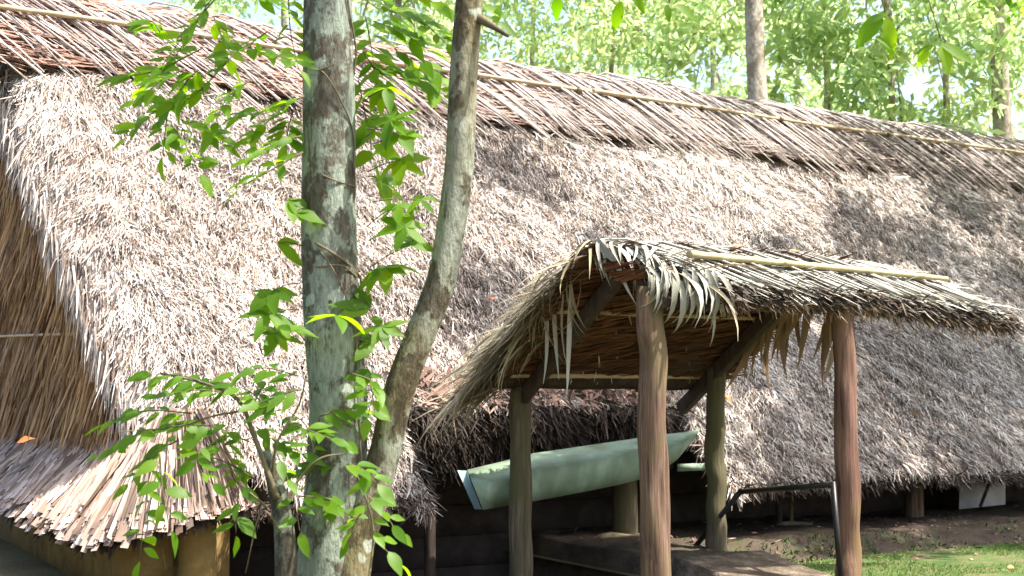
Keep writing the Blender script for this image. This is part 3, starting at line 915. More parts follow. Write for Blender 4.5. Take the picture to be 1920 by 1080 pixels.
packs = [ribbons(Q(l, wv, pz(wv)) + bn * rng.uniform(0, .05, n)[:, None], unit(bd + rng.normal(0, .25, (n, 3))), unit(bn + rng.normal(0, .3, (n, 3))), rng.uniform(.1, .25, n), rng.uniform(.01, .025, n), -Z * .1 + rng.normal(0, .1, (n, 3)), rng.beta(2, 2, n))]
rib_obj('rear_thatch', packs, M['thatch'], porch, 'stuff')
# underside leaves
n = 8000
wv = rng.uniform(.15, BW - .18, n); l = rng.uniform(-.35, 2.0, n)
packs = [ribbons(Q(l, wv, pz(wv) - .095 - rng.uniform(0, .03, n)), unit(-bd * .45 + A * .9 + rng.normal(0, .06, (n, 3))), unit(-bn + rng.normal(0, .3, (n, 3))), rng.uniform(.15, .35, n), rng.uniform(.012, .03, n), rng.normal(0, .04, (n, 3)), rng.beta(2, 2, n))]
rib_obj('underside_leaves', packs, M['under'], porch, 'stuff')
# ragged dark front edge
n = 5200
l = rng.uniform(.40, 3.68, n)
base = Q(l, -.07 + rng.uniform(-.02, .10, n), EZ + psag(l) - rng.uniform(-.03, .10, n) + .02 * wav(l, l * 0, 71, 5))
packs = [ribbons(base, unit(A * .6 - P * .7 - Z * rng.uniform(0, .7, n)[:, None] + rng.normal(0, .35, (n, 3))), unit(Z + rng.normal(0, .6, (n, 3))), rng.uniform(.03, .12, n), rng.uniform(.008, .02, n), -Z * .2 + rng.normal(0, .2, (n, 3)), rng.beta(1.3, 1.6, n) * 1.0)]
rib_obj('ragged_eave_edge', packs, M['eave_edge'], porch, 'stuff')
n = 1400
l = rng.uniform(.45, 3.66, n)
base = Q(l, -.06 + rng.uniform(-.01, .08, n), EZ + psag(l) - rng.uniform(.05, .12, n))
packs = [ribbons(base, unit(-Z * .8 - P * .3 + rng.normal(0, .5, (n, 3))), unit(-P + rng.normal(0, .5, (n, 3))), rng.uniform(.03, .13, n), rng.uniform(.006, .016, n), rng.normal(0, .2, (n, 3)), rng.beta(2, 2, n))]
rib_obj('eave_straw', packs, M['frond_brown'], porch, 'stuff')


# hanging blades, each a piece
def blade_mesh(name, ln, wd, droop, mat, seed, side=.0):
    r = np.random.default_rng(seed)
    nseg = 6
    t = np.linspace(0, 1, nseg + 1)
    ang = droop * t ** 1.2
    dx = np.concatenate([[0], np.cumsum(np.cos(ang[1:]))]) * ln / nseg
    dz = -np.concatenate([[0], np.cumsum(np.sin(ang[1:]))]) * ln / nseg
    dy = side * t ** 2 * ln
    wv = wd / 2 * np.interp(t, [0, .25, .6, 1], [.55, 1, .8, .06])
    tw = r.uniform(-.8, .8) * t
    V = []
    for k in range(nseg + 1):
        c = np.array([dx[k], dy[k], dz[k]]); s = np.array([0, math.cos(tw[k]), math.sin(tw[k])]) * wv[k]
        f = np.array([math.sin(ang[k]), 0, math.cos(ang[k])]) * wv[k] * .35
        V += [c - s + f, c, c + s + f]
    F = []
    for k in range(nseg):
        for j in (0, 1): F.append([k * 3 + j, k * 3 + j + 1, k * 3 + j + 4, k * 3 + j + 3])
    return mesh_np(name, V, np.array(F), mat, np.full(len(V), r.uniform(0, 1)), smooth=True)


def frame(dirv, up=Z):
    x = Vector(dirv).normalized(); y = Vector(up).cross(x).normalized(); z = x.cross(y)
    return Matrix((x, y, z)).transposed().to_4x4()


left_bl = [blade_mesh('frond_blade', [.38, .5, .62, .45, .55, .7, .42, .5][k], [.028, .036, .04, .03, .044, .032, .04, .026][k], [.9, 1.2, .7, 1.5, 1.0, .8, 1.3, 1.1][k], M['frond'], 100 + k, [.1, -.1, .15, .05, -.05, .1, -.15, 0][k]) for k in range(8)]
grey_bl = [blade_mesh('frond_blade', [.36, .46, .52, .4, .3][k], [.04, .048, .036, .052, .034][k], [1.5, 1.7, 1.35, 1.6, 1.2][k], M['frond_grey'], 200 + k, [.1, -.1, .05, .12, 0][k]) for k in range(5)]
brown_bl = [blade_mesh('frond_blade', [.5, .62, .7, .55][k], [.05, .065, .07, .055][k], [.5, .35, .6, .25][k], M['frond_brown'], 300 + k, [.05, -.05, .1, -.1][k]) for k in range(4)]


def hang(meshes, p, dirv, sc=1.0, roll=0.0):
    mw = Matrix.Translation(Vector(p)) @ frame(dirv) @ Matrix.Rotation(roll, 4, 'X') @ Matrix.Diagonal((sc, sc, sc, 1))
    return link('frond_blade', random.choice(meshes), porch, mw)


for i in range(78):                       # left rake, ridge down to the rear corner
    wv = RW + .0 + (BW + .05 - RW) * random.random() ** .7
    dv = -A * random.uniform(.2, 1.0) + P * random.uniform(.0, 1.1) - Z * random.uniform(-.05, .8)
    hang(left_bl, Q(-.24 + random.gauss(0, .05), wv, float(round_top(wv)) + random.uniform(-.07, .04)), dv, random.uniform(.55, 1.0), random.gauss(0, .5))
for i in range(74):                       # long dry blades trailing off the rear left corner
    wv = 1.2 + .85 * random.random()
    dv = -A * random.uniform(.6, 1.2) + P * random.uniform(.3, 1.2) - Z * random.uniform(.05, .5)
    hang(left_bl, Q(-.22 + random.uniform(-.1, .25), wv, float(round_top(wv)) + random.uniform(-.08, .03)), dv, random.uniform(.9, 1.5), random.gauss(0, .5))
for i in range(14):                       # long strips hanging before the rear post
    hang(left_bl, Q(-.27 + random.gauss(0, .03), random.uniform(.7, 1.35), float(pz(np.array(1.0))) + random.uniform(-.1, .1)), -Z + A * random.gauss(0, .12) + P * random.gauss(.1, .12), random.uniform(.9, 1.3), random.gauss(0, .6))
for i in range(52):                       # skewed left edge of the front slope: wide grey blades drooping over
    t = random.random()
    wv = RW + .1 - (RW + .15) * t
    l = -.26 + .62 * t
    dv = -A * random.uniform(.15, .8) * (1 - t) + A * .35 * t - P * random.uniform(.35, .9) + Z * random.uniform(-.35, .25)
    hang(grey_bl if random.random() < .75 else left_bl, Q(l + random.gauss(0, .05), wv, float(round_top(wv)) + .03), dv, random.uniform(.75, 1.25), random.gauss(0, .35))
for i in range(36):                       # brown blades fanning down inside the right rake
    f = i / 35
    wv = .10 + 1.15 * f
    dv = -Z * random.uniform(.75, 1.0) + P * (.12 + .75 * random.random()) + A * random.gauss(.03, .08)
    hang(brown_bl, Q(1.97 + random.gauss(0, .04), wv, min(float(pz(np.array(max(wv, .5)))) - .12, EZ - .02 if wv < .35 else 9)), dv, random.uniform(.8, 1.2), random.gauss(0, .4))
for i in range(10):
    l = random.choice([random.uniform(2.0, 2.25), random.uniform(2.3, 3.6)])
    hang(left_bl + brown_bl, Q(l, random.uniform(-.02, .4), EZ - .06 + float(psag(l))), -Z + A * random.uniform(-.2, .6) - P * random.uniform(0, .3), random.uniform(.2, .5))

for i in range(42):                       # wide blades hanging in front of the near post
    l = random.uniform(-.12, .5)
    dv = -Z * random.uniform(.5, 1.1) - P * random.uniform(.3, .7) + A * random.uniform(-.25, .45)
    hang(grey_bl, Q(l, random.uniform(-.06, .1), EZ + random.uniform(.03, .16)), dv, random.uniform(.7, 1.05), random.gauss(0, .4))
n = 700                                   # finer dry strips along the left rake
wv = RW + (BW + .05 - RW) * rng.uniform(0, 1, n) ** .6
rib_obj('dry_strips', [ribbons(Q(-.24 + rng.normal(0, .07, n), wv, round_top(wv) + rng.uniform(-.09, .04, n)), unit(-A * rng.uniform(.4, 1.2, n)[:, None] + P * rng.uniform(.2, 1.2, n)[:, None] - Z * rng.uniform(.05, .6, n)[:, None]), unit(Z - A + rng.normal(0, .4, (n, 3))), rng.uniform(.2, .65, n), rng.uniform(.008, .024, n), -Z * rng.uniform(.1, .6, n)[:, None], rng.uniform(0, 1, n), 4, (.7, 1, .9, .6, .1))], M['frond'], porch, 'stuff')
# posts
def post(name, l, wv, r, z1, mat, seed, lean=(0, 0)):
    p = Q(l, wv, 0)
    e = A * lean[0] + P * lean[1]
    zz = np.linspace(-.1 if l > .5 else -.95, z1, 14)
    rr = np.random.default_rng(seed)
    pts = [p + Z * z_ + e * z_ / z1 + np.array([rr.normal(0, .008), rr.normal(0, .008), 0]) for z_ in zz]
    return tube_obj(name, pts, np.linspace(r * 1.1, r * .9, 14), mat, porch, sides=20, wob=.03, seed=seed, n=40)


post('post', 0.02, .14, .108, 2.26, M['post'], 1, (-.03, 0))
post('post', 1.76, .0, .092, 2.22, M['post_red'], 2)
post('post', -.0, 2.0, .097, 1.56, M['post_green'], 3)
post('post', 1.83, 1.66, .088, 1.74, M['post_green'], 4, (0, 0))
# rafters, purlins
for l in (.0, 1.80):
    b_ = Q(l, .42, RZ - .20); a_ = Q(l, 2.12, float(pz(np.array(2.12))) - .19)
    beam('rafter', a_, b_, .075, .12, M['dark_wood'], porch)
    beam('front_rafter', Q(l, -.03, EZ - .13), Q(l, .45, RZ - .22), .07, .09, M['dark_wood'], porch)
for wv, r, zz in ((1.08, .022, -.125), (1.80, .022, -.12), (.5, .026, -.15)):
    z_ = float(pz(np.array(wv))) + zz
    bamboo('purlin', Q(-.2, wv, z_), Q(1.98, wv, z_), r, M['bamboo'], porch, 0, 6, int(wv * 10))
beam('eave_beam', Q(.05, .0, EZ - .12), Q(2.5, .0, EZ - .12), .06, .07, M['dark_wood'], porch)

# bamboo pole lying on the porch thatch
bp_ = thing('bamboo_pole', tuple(Q(.5, .14, 2.4)), 'pale bamboo pole lying along the grey thatch of the porch', 'pole')
l0, l1 = .36, 3.08
V_ = bamboo('culm', Q(l0, .14, float(round_top(np.array(.14))) + .125), Q(l1, .12, float(round_top(np.array(.12))) + .075), .027, M['bamboo_green'], bp_, .0, 9, 4)

# handrail
rail = thing('handrail', tuple(Q(1.6, .1, 0)), 'black iron handrail running from the reddish post down to the entrance', 'handrail')
r0 = at(1562, 908, 10.12); r1 = at(1388, 922, 11.35); r2 = at(1278, 1056, 12.2)
foot = np.array([at(1578, 1090, 10.05)[0], 10.05, .0])
tube_obj('upright', [foot, r0 + Z * .02], .023, M['iron'], rail, sides=12)
tube_obj('top_rail', [r0, r1], .023, M['iron'], rail, sides=12)
tube_obj('sloping_rail', [r1 + (r1 - r2) * .02, r2, r2 + (r2 - r1) * .18], .023, M['iron'], rail, sides=12)

# gutter sheet above the entrance
gut = thing('gutter_sheet', tuple(at(1090, 900, 11.7)), 'pale green bent sheet hung like a gutter over the entrance', 'gutter')
stations = [(876, 882, 905, 955, 11.0), (935, 868, 935, 950, 11.15), (1000, 851, 1000, 939, 11.3), (1090, 838, 1090, 922, 11.5), (1170, 826, 1160, 908, 11.7), (1240, 816, 1222, 892, 11.85), (1285, 811, 1268, 862, 11.95), (1312, 806, 1300, 824, 12.0)]
crs = [0.30, .45, .36, .34, .34, .36, .40, .5]
V = []
for k, ((x0, y0, x1, y1, d_), cr) in enumerate(zip(stations, crs)):
    top = at(x0, y0, d_ + .42); bot = at(x1, y1, d_ + .03 + .012 * math.sin(k * 2.3))
    mid = at(x0 + (x1 - x0) * cr, y0 + (y1 - y0) * cr, d_ - .06)
    back = bot + P * .05 + Z * .012
    V += [top + Z * .006 * math.sin(k * 3.1), mid, mid * .5 + bot * .5 + P * .008 * math.sin(k * 1.7), bot, back]
V = np.array(V); F = np.array([[k * 5 + j, (k + 1) * 5 + j, (k + 1) * 5 + j + 1, k * 5 + j + 1] for k in range(7) for j in range(4)])
me = mesh_np('trough', V, F, [M['sheet'], M['sheet_blue']], smooth=False, mi=[1 if False else 0] * len(F))
tr = link('trough', me, gut)
sb = tr.modifiers.new('sub', 'SUBSURF'); sb.levels = sb.render_levels = 0
so = tr.modifiers.new('solid', 'SOLIDIFY'); so.thickness = .006
e0, e1, e2 = V[0], V[1], V[3]
endV = np.array([e0 + A * .0 - Z * .003, V[1] - A * .01, V[3] - A * .01, V[3] - A * .05 + P * .05, e0 - A * .07 + P * .05])
link('folded_end', mesh_np('folded_end', endV, [np.array([[0, 1, 2, 3]]), np.array([[0, 3, 4]])], M['sheet_blue']), gut)
# a second narrow strip on the right
st_ = hexa_obj('strip', [p for p in [at(1270, 884, 12.3), at(1325, 882, 12.5), at(1325, 882, 12.6), at(1270, 884, 12.4), at(1270, 870, 12.3), at(1325, 868, 12.5), at(1325, 868, 12.6), at(1270, 870, 12.4)]], M['sheet'], gut)

# white board under the far eave
wb = thing('white_board', tuple(at(1825, 950, 15.3)), 'white board leaning under the far end of the eave with a dark strut', 'board')
c = [at(1798, 955, 15.2), at(1885, 946, 15.9), at(1885, 946, 15.95), at(1798, 955, 15.25), at(1800, 896, 15.35), at(1885, 888, 16.05), at(1885, 888, 16.1), at(1800, 896, 15.4)]
hexa_obj('panel', c, M['white'], wb)
beam('strut', at(1838, 950, 15.2), at(1858, 898, 15.35), .03, .03, M['dark_wood'], wb, bevel=.004)

exec_after = True
# ------------------------------------------------------------------ leaves
def leaf_shape(name, mats, ln=1.0, wd=.42, fold=.18, droop=.3, wave=0.0, tip=1.0, seg=6):
    """a pointed leaf along +X, normal +Z, unit length"""
    t = np.linspace(0, 1, seg + 1)
    prof = np.sin(np.pi * t ** .82) ** .85 * (1 - .25 * t ** 3 * tip); prof[0] = .03; prof[-1] = .004
    V = []
    for k in range(seg + 1):
        z = -droop * t[k] ** 2 * .5
        h = wd / 2 * prof[k]
        wv = wave * math.sin(t[k] * 9)
        V += [(t[k], -h, z + fold * h + wv * h), (t[k], 0, z), (t[k], h, z + fold * h - wv * h)]
    V.append((-.12, 0, .01)); 
    F = [[k * 3 + j, k * 3 + j + 1, k * 3 + j + 4, k * 3 + j + 3] for k in range(seg) for j in (0, 1)]
    return mesh_np(name, np.array(V), np.array(F), mats, smooth=True)


LEAF = [leaf_shape('leaf', M['leaf'], wd=.36 + .035 * k, fold=.1 + .12 * (k % 3), droop=[.1, .35, .6, .25, .45][k], wave=[0, .12, 0, .2, .08][k]) for k in range(5)]
SHRUB = [leaf_shape('leaf', M['leaf_shrub'], wd=.40 + .035 * k, fold=.1 + .1 * (k % 3), droop=[.15, .4, .65, .3, .5][k], wave=[0, .1, 0, .15, .05][k]) for k in range(5)]
BIGLEAF = [leaf_shape('leaf', M['leaf'], wd=.36 + .04 * k, fold=.2, droop=.3 + .2 * k, wave=.05) for k in range(3)]


def leaf_at(meshes, p, dirv, nrm, ln, parent):
    x = Vector(dirv).normalized(); nn = Vector(nrm)
    y = nn.cross(x)
    if y.length < 1e-3: y = Vector((0, 1, 0)).cross(x)
    y.normalize(); z = x.cross(y)
    m = Matrix((x, y, z)).transposed().to_4x4()
    mw = Matrix.Translation(Vector(p)) @ m @ Matrix.Diagonal((ln, ln * random.uniform(.85, 1.1), ln, 1))
    link('leaf', random.choice(meshes), parent, mw)


def rv(s=1.0):
    return np.array([random.gauss(0, s), random.gauss(0, s), random.gauss(0, s)])


def spray(meshes, parent, pix, n, lpx=52, depth=6.0, ddepth=0.15, terminal=True, mat='twig', r=.004, up=(0, -.75, 1)):
    """a twig through photograph points with alternate leaves; returns nothing"""
    d0 = depth + random.uniform(-ddepth, ddepth)
    pts = [at(x, y, d0 + random.uniform(-.06, .06) * (k > 0)) for k, (x, y) in enumerate(pix)]
    if len(pts) == 2: pts.insert(1, (pts[0] + pts[1]) / 2 + Z * .02)
    pts = np.array(pts)
    V, F = tube(pts, np.linspace(r, r * .5, len(pts)), 5, n=10)
    tw = link('twig', mesh_np('twig', V, F, M[mat], smooth=True), parent)
    ln = lpx * d0 / FPX
    seg = np.linalg.norm(np.diff(pts, axis=0), axis=1); cs = np.concatenate([[0], np.cumsum(seg)])
    for k in range(n):
        f = (k + .6) / n if n > 1 else 1
        if terminal and k == n - 1: f = 1
        s = f * cs[-1]
        p = np.array([np.interp(s, cs, pts[:, j]) for j in range(3)])
        i = min(np.searchsorted(cs, s), len(pts) - 1); tdir = unit((pts[i] - pts[i - 1]) * [1, 1, .45])
        u = np.array(up, float) + rv(.35)
        sd = unit(np.cross(u, tdir)) * (1 if k % 2 else -1)
        dv = tdir * random.uniform(.4, .9) + sd * random.uniform(.6, 1.1)
        dv = dv * np.array([1, 1, .45]) - Z * random.uniform(-.05, .3)
        if terminal and k == n - 1: dv = tdir - Z * .2 + rv(.15)
        leaf_at(meshes, p + dv * .01, dv, u, ln * random.uniform(.75, 1.15), tw)
    return tw


def whorl(meshes, parent, cx, cy, n, lpx=58, depth=6.0, spread=(0, 360), tilt=(0, -.55, 1), stalk=None):
    """leaflets fanning round one node"""
    c = at(cx, cy, depth)
    nn = unit(np.array(tilt) + rv(.15))
    e1 = unit(np.cross(nn, np.array([0, 1, .1]))); e2 = np.cross(nn, e1)
    s = np.array(stalk[:2], float) if stalk else np.array([cx, cy - 30.0])
    sp = at(s[0], s[1], depth + .05)
    V, F = tube([sp, (sp + c) / 2 + Z * .01, c], [.0032, .0028, .002], 5, n=7)
    tw = link('twig', mesh_np('twig', V, F, M['vine'], smooth=True), parent)
    for k in range(n):
        a = R(spread[0] + (spread[1] - spread[0]) * (k + random.uniform(.25, .75)) / n)
        dv = e1 * math.cos(a) + e2 * math.sin(a) - Z * random.uniform(.05, .4)
        leaf_at(meshes, c, dv, nn + rv(.2), lpx * depth / FPX * random.uniform(.8, 1.15), tw)


def crown_mesh(name, centers, radii, n, leaf=(.09, .16), mat=None, droop=.4, seed=0, shell=.5, shape=True, bias=None):
    r = np.random.default_rng(seed)
    centers = np.asarray(centers, float); radii = np.asarray(radii, float)
    if radii.ndim == 1: radii = np.stack([radii] * 3, 1)
    pr = np.prod(radii, 1) ** .67
    k = r.choice(len(centers), n, p=pr / pr.sum())
    v = unit(r.normal(0, 1, (n, 3))) * (r.uniform(0, 1, n) ** shell)[:, None]
    base = centers[k] + v * radii[k]
    d = unit(r.normal(0, 1, (n, 3)) * [1, 1, .6] - [0, 0, droop])
    nr = unit(r.normal(0, .6, (n, 3)) + [0, 0, .8])
    ln = r.uniform(*leaf, n)
    tone = np.clip(r.beta(2, 2, n) * .8 + .25 * r.uniform(-1, 1, len(centers))[k] + .1, 0, 1)
    V, F, a = ribbons(base, d, nr, ln, ln * r.uniform(.36, .5, n), -Z * r.uniform(.0, .4, n)[:, None], tone, 2, (.12, 1, .04), 0)
    return mesh_np(name, V, F, mat or M['crown_far'], a)


def tree(name, label, base, height, r0, crown_c, crown_r, n, leaf, mat, bark, seed, lean=(0, 0), group=None, limbs=6, trunk_pts=None, cat='tree', limb_from=.55):
    rr = np.random.default_rng(seed)
    base = np.asarray(base, float)
    t = thing(name, tuple(base), label, cat, group)
    top = base + np.array([lean[0], lean[1], height])
    if trunk_pts is None:
        k = np.linspace(0, 1, 6)[:, None]
        trunk_pts = base + (top - base) * k + rr.normal(0, .06, (6, 3)) * [1, 1, 0] * (k > 0)
        trunk_pts[0, 2] -= .15
    tp = np.asarray(trunk_pts)
    parts = [tube(tp, np.linspace(r0 * 1.15, r0 * .45, len(tp)), 12, .02, seed, n=24)]
    link('trunk', mesh_np('trunk', *parts[0], bark, smooth=True), t)
    cc = np.asarray(crown_c, float); cr = np.asarray(crown_r, float)
    sel = rr.permutation(len(cc))[:limbs]
    lp = []
    for j in sel:
        f = rr.uniform(limb_from, .95)
        idx = f * (len(tp) - 1); i0 = int(idx); s = tp[i0] + (tp[min(i0 + 1, len(tp) - 1)] - tp[i0]) * (idx - i0)
        m = (s + cc[j]) / 2 + [0, 0, .25] + rr.normal(0, .12, 3)
        q_ = min(r0, .09)
        lp.append(tube([s, m, cc[j]], [q_ * .38, q_ * .25, q_ * .08], 7, n=8))
    if lp:
        V, F = join(lp)
        link('limbs', mesh_np('limbs', V, F, bark, smooth=True), t)
    o = link('crown', crown_mesh('crown', cc, cr, n, leaf, mat, seed=seed), t)
    o['kind'] = 'stuff'
    return t


def clumps(c, spread, n, r, seed):
    q = np.random.default_rng(seed)
    return np.asarray(c) + q.normal(0, 1, (n, 3)) * spread, q.uniform(r[0], r[1], n)


# ------------------------------------------------------------------ the twin trunk tree in front
TD = 6.0
tree0 = thing('twin_trunk_tree', (float(at(620, 1345, TD)[0]), TD, 0), 'lichen-covered tree with one straight and one leaning trunk in front of the house', 'tree')


def trunk(name, pix, wpx, depth, mat, parent, seed, sides=28, n=70):
    pts = [at(x, y, depth) for x, y in pix]
    rad = [w_ / 2 * depth / FPX for w_ in wpx]
    return tube_obj(name, pts, rad, mat, parent, sides=sides, wob=.012, seed=seed, n=n)


trunk('trunk', [(626, -1100), (622, -500), (618, -150), (616, 0), (615, 200), (617, 400), (624, 600), (632, 760), (632, 900), (626, 1000), (622, 1080), (618, 1200), (616, 1370)],
      [62, 78, 88, 92, 99, 104, 107, 108, 114, 124, 134, 158, 210], TD, M['bark'], tree0, 1)
trunk('leaning_trunk', [(960, -900), (912, -300), (888, -60), (881, 0), (868, 150), (862, 300), (847, 420), (826, 530), (784, 640), (746, 740), (724, 835), (707, 895), (688, 960), (662, 1040), (645, 1130), (635, 1360)],
      [38, 46, 50, 52, 54, 55, 56, 56, 57, 58, 59, 60, 64, 72, 84, 110], TD - .06, M['bark2'], tree0, 2)
tube_obj('broken_branch', [at(880, 30, TD - .05), at(905, 38, TD - .1), at(930, 53, TD - .14), at(953, 67, TD - .18)], [.030, .022, .014, .009], M['twig'], tree0, sides=9, n=12)
cc, cr = clumps((0.6, 5.6, 8.2), (1.2, 1.1, .8), 26, (.35, .75), 5)
o = link('crown', crown_mesh('crown', cc, cr, 6000, (.10, .16), M['crown_near'], seed=12), tree0); o['kind'] = 'stuff'
for k, s_ in enumerate(((500, -420, 1.2), (800, -520, 5.2), (560, -700, 3))):
    p0 = at(622, -300 - 150 * k, TD); p1 = cc[k * 7]
    tube_obj('limb', [p0, (p0 + p1) / 2 + Z * .3, p1], [.05, .035, .015], M['bark'], tree0, sides=9, n=14)
# hanging twigs, upper left and upper right of the trunk
UP = [([(450, -60), (395, 0), (330, 105)], 8), ([(420, -20), (350, 60), (285, 150)], 9), ([(400, 30), (430, 120)], 6), ([(380, 90), (300, 130), (232, 145)], 8),
      ([(345, 130), (258, 190)], 8), ([(372, 130), (322, 200)], 7), ([(335, 180), (240, 255)], 7), ([(318, 190), (305, 290)], 6), ([(322, 235), (372, 322)], 6),
      ([(340, 225), (412, 268)], 6), ([(440, -30), (525, 18)], 6), ([(500, 60), (470, 90), (548, 112)], 6), ([(570, 180), (510, 205), (448, 218)], 8), ([(545, 205), (470, 258)], 6),
      ([(565, 255), (468, 298)], 4), ([(568, 285), (515, 315), (455, 348)], 4), ([(548, 215), (536, 268)], 4), ([(470, 150), (425, 185), (400, 240)], 6), ([(440, 100), (380, 165), (345, 190)], 7), ([(300, 60), (275, 40)], 3),
      ([(540, -20), (545, 60), (560, 130)], 5)]
for pix, n in UP: spray(LEAF, tree0, pix, n + 7, 47, TD - .2, .25)
UPR = [([(690, -30), (755, 60)], 8), ([(700, 40), (800, 92)], 8), ([(685, 30), (705, 150)], 7), ([(740, 90), (785, 175)], 6), ([(680, 95), (722, 180)], 6), ([(790, 110), (832, 192)], 6),
       ([(672, 150), (690, 240), (700, 300)], 7), ([(730, 20), (790, 40), (835, 80)], 6), ([(760, -20), (830, 20)], 5), ([(690, 330), (722, 352)], 3), ([(705, 130), (770, 150)], 5)]

# ------------------------------------------------------------------ climbing vine on the straight trunk
vine = thing('climbing_vine', (float(at(690, 1345, TD - .12)[0]), TD - .12, 0), 'thin climbing vine with fans of bright leaflets winding round the straight trunk', 'vine')


def on_trunk(px, py):
    """just in front of the straight trunk's bark"""
    cx = np.interp(py, [-150, 0, 200, 400, 600, 760, 900, 1080], [618, 616, 615, 617, 624, 632, 632, 622]); hw = np.interp(py, [-150, 0, 400, 760, 1080], [42, 44, 50, 52, 67])
    q = np.clip((px - cx) / hw, -1.05, 1.05)
    dd = math.sqrt(max(0, 1 - min(1, q * q))) * hw * TD / FPX
    return at(px, py, TD - dd - .014)


for pts, r in (([(690, 1360), (688, 1100), (680, 900), (672, 780), (668, 640), (650, 560), (615, 490), (575, 445)], .004), ([(565, 440), (600, 460), (640, 485), (672, 515), (678, 540)], .006),
               ([(572, 500), (600, 500), (640, 498), (670, 520)], .0035), ([(570, 310), (620, 335), (665, 350)], .004), ([(575, 115), (610, 140), (640, 190), (662, 250), (664, 330)], .004),
               ([(645, -60), (655, 20), (667, 90), (664, 140)], .005), ([(566, 120), (590, 132), (630, 120)], .003)):
    tube_obj('stem', [on_trunk(*p) for p in pts], r, M['vine'], vine, sides=6, n=24)
VI = [(735, 225, 6, 62, (30, 330)), (752, 300, 6, 62, (0, 360)), (700, 225, 4, 58, (60, 300)), (722, 502, 7, 66, (-60, 250)), (695, 575, 4, 72, (-50, 60)), (752, 255, 5, 60, (0, 360)), (715, 612, 6, 62, (-80, 240)),
      (702, 640, 5, 60, (-80, 80)), (745, 385, 5, 52, (0, 360)), (760, 425, 6, 56, (0, 360)), (790, 375, 4, 50, (0, 360)), (770, 460, 5, 52, (180, 360)), (540, 375, 4, 62, (100, 260)), (552, 400, 3, 60, (150, 300)), (512, 545, 6, 56, (0, 360)),
      (505, 590, 6, 58, (0, 360)), (515, 625, 6, 56, (0, 360)), (695, 705, 4, 54, (-70, 90)), (545, 620, 3, 50, (150, 360)), (520, 455, 2, 62, (150, 250)), (725, 165, 5, 56, (0, 360)), (780, 250, 4, 52, (-90, 90))]
for x, y, n, lp, sp in VI:
    sx = 668 if x > 620 else 580
    whorl(LEAF, vine, x, y, n, lp, TD - .12 + random.uniform(-.1, .1), sp, (random.uniform(-.2, .3), -.75, .8), (sx + (x - sx) * .25, y + random.uniform(-25, 45)))
for pix, n in UPR: spray(LEAF, vine, pix, n + 5, 58, TD + .2, .2, mat='vine')
whorl(SHRUB, vine, 632, 592, 4, 70, TD - .3, (0, 360), (0, .15, 1), (672, 620))

# ------------------------------------------------------------------ shrub at the foot
sh = thing('leafy_shrub', (float(at(535, 1360, TD - .25)[0]), TD - .25, 0), 'leafy green shrub growing at the foot of the lichen-covered tree', 'shrub')
SD = TD - .28
trunk('stem', [(540, 1360), (537, 1080), (532, 990), (522, 930), (508, 880), (498, 845)], [48, 42, 38, 34, 26, 16], SD + .05, M['bark_dark'], sh, 5, 14, 24)
for pts, r0 in (([(520, 935), (500, 880), (470, 800), (455, 760), (425, 735), (370, 715), (300, 700)], .014), ([(500, 950), (470, 925), (440, 900), (425, 860), (400, 820)], .006), ([(510, 900), (520, 830), (560, 760), (575, 700)], .008),
                ([(525, 960), (560, 900), (600, 860), (650, 850)], .008), ([(455, 770), (400, 780), (330, 800), (220, 810)], .006), ([(530, 1000), (490, 960), (460, 1075)], .005), ([(690, 1100), (700, 1000), (685, 930), (660, 870)], .006)):
    pp = [at(x, y, SD + random.uniform(-.08, .08)) for x, y in pts]
    tube_obj('branch', pp, np.linspace(r0, r0 * .35, len(pp)), M['twig'], sh, sides=8, n=24)
SH = [([(440, 740), (350, 712)], 6), ([(400, 725), (290, 702)], 8), ([(420, 735), (300, 745)], 7), ([(360, 775), (275, 770), (200, 792)], 8), ([(345, 795), (260, 815), (188, 855)], 9), ([(335, 825), (290, 850), (245, 905)], 7),
      ([(500, 765), (440, 722)], 6), ([(560, 705), (500, 690), (445, 698)], 8), ([(565, 730), (500, 765)], 7), ([(470, 830), (400, 800), (330, 795)], 10), ([(480, 900), (430, 870), (375, 850)], 8), ([(560, 800), (600, 815), (645, 832)], 7),
      ([(600, 780), (690, 770)], 6), ([(645, 855), (560, 885)], 6), ([(650, 870), (705, 905)], 4), ([(285, 850), (272, 960), (262, 1050)], 8), ([(300, 850), (305, 920), (318, 990)], 4), ([(450, 890), (442, 1000)], 5), ([(560, 930), (640, 955)], 5),
      ([(690, 890), (695, 990), (745, 1055)], 5), ([(690, 930), (745, 1000)], 3), ([(680, 960), (655, 1010)], 2), ([(520, 850), (550, 930), (562, 995)], 5), ([(590, 850), (575, 800), (540, 770)], 6), ([(480, 800), (520, 830), (560, 850)], 7),
      ([(380, 820), (370, 870), (395, 905)], 6), ([(470, 770), (500, 720)], 5), ([(430, 790), (420, 840), (445, 880)], 6), ([(620, 880), (600, 930), (610, 945)], 3), ([(660, 700), (700, 720), (690, 780)], 5)]
for pix, n in SH: spray(SHRUB, sh, pix, n + 3, 46, SD, .22)

# ------------------------------------------------------------------ shade trees beside the clearing (trunks outside the picture)
def place_leaves(parent, lst, depth):
    for x, y, ang, lp in lst:
        p = at(x, y, depth)
        dv = np.array([math.cos(R(ang)), random.uniform(-.2, .2), -math.sin(R(ang))])
        leaf_at(BIGLEAF, p, dv, np.array([random.uniform(-.3, .3), -1, .55]), lp * depth / FPX, parent)


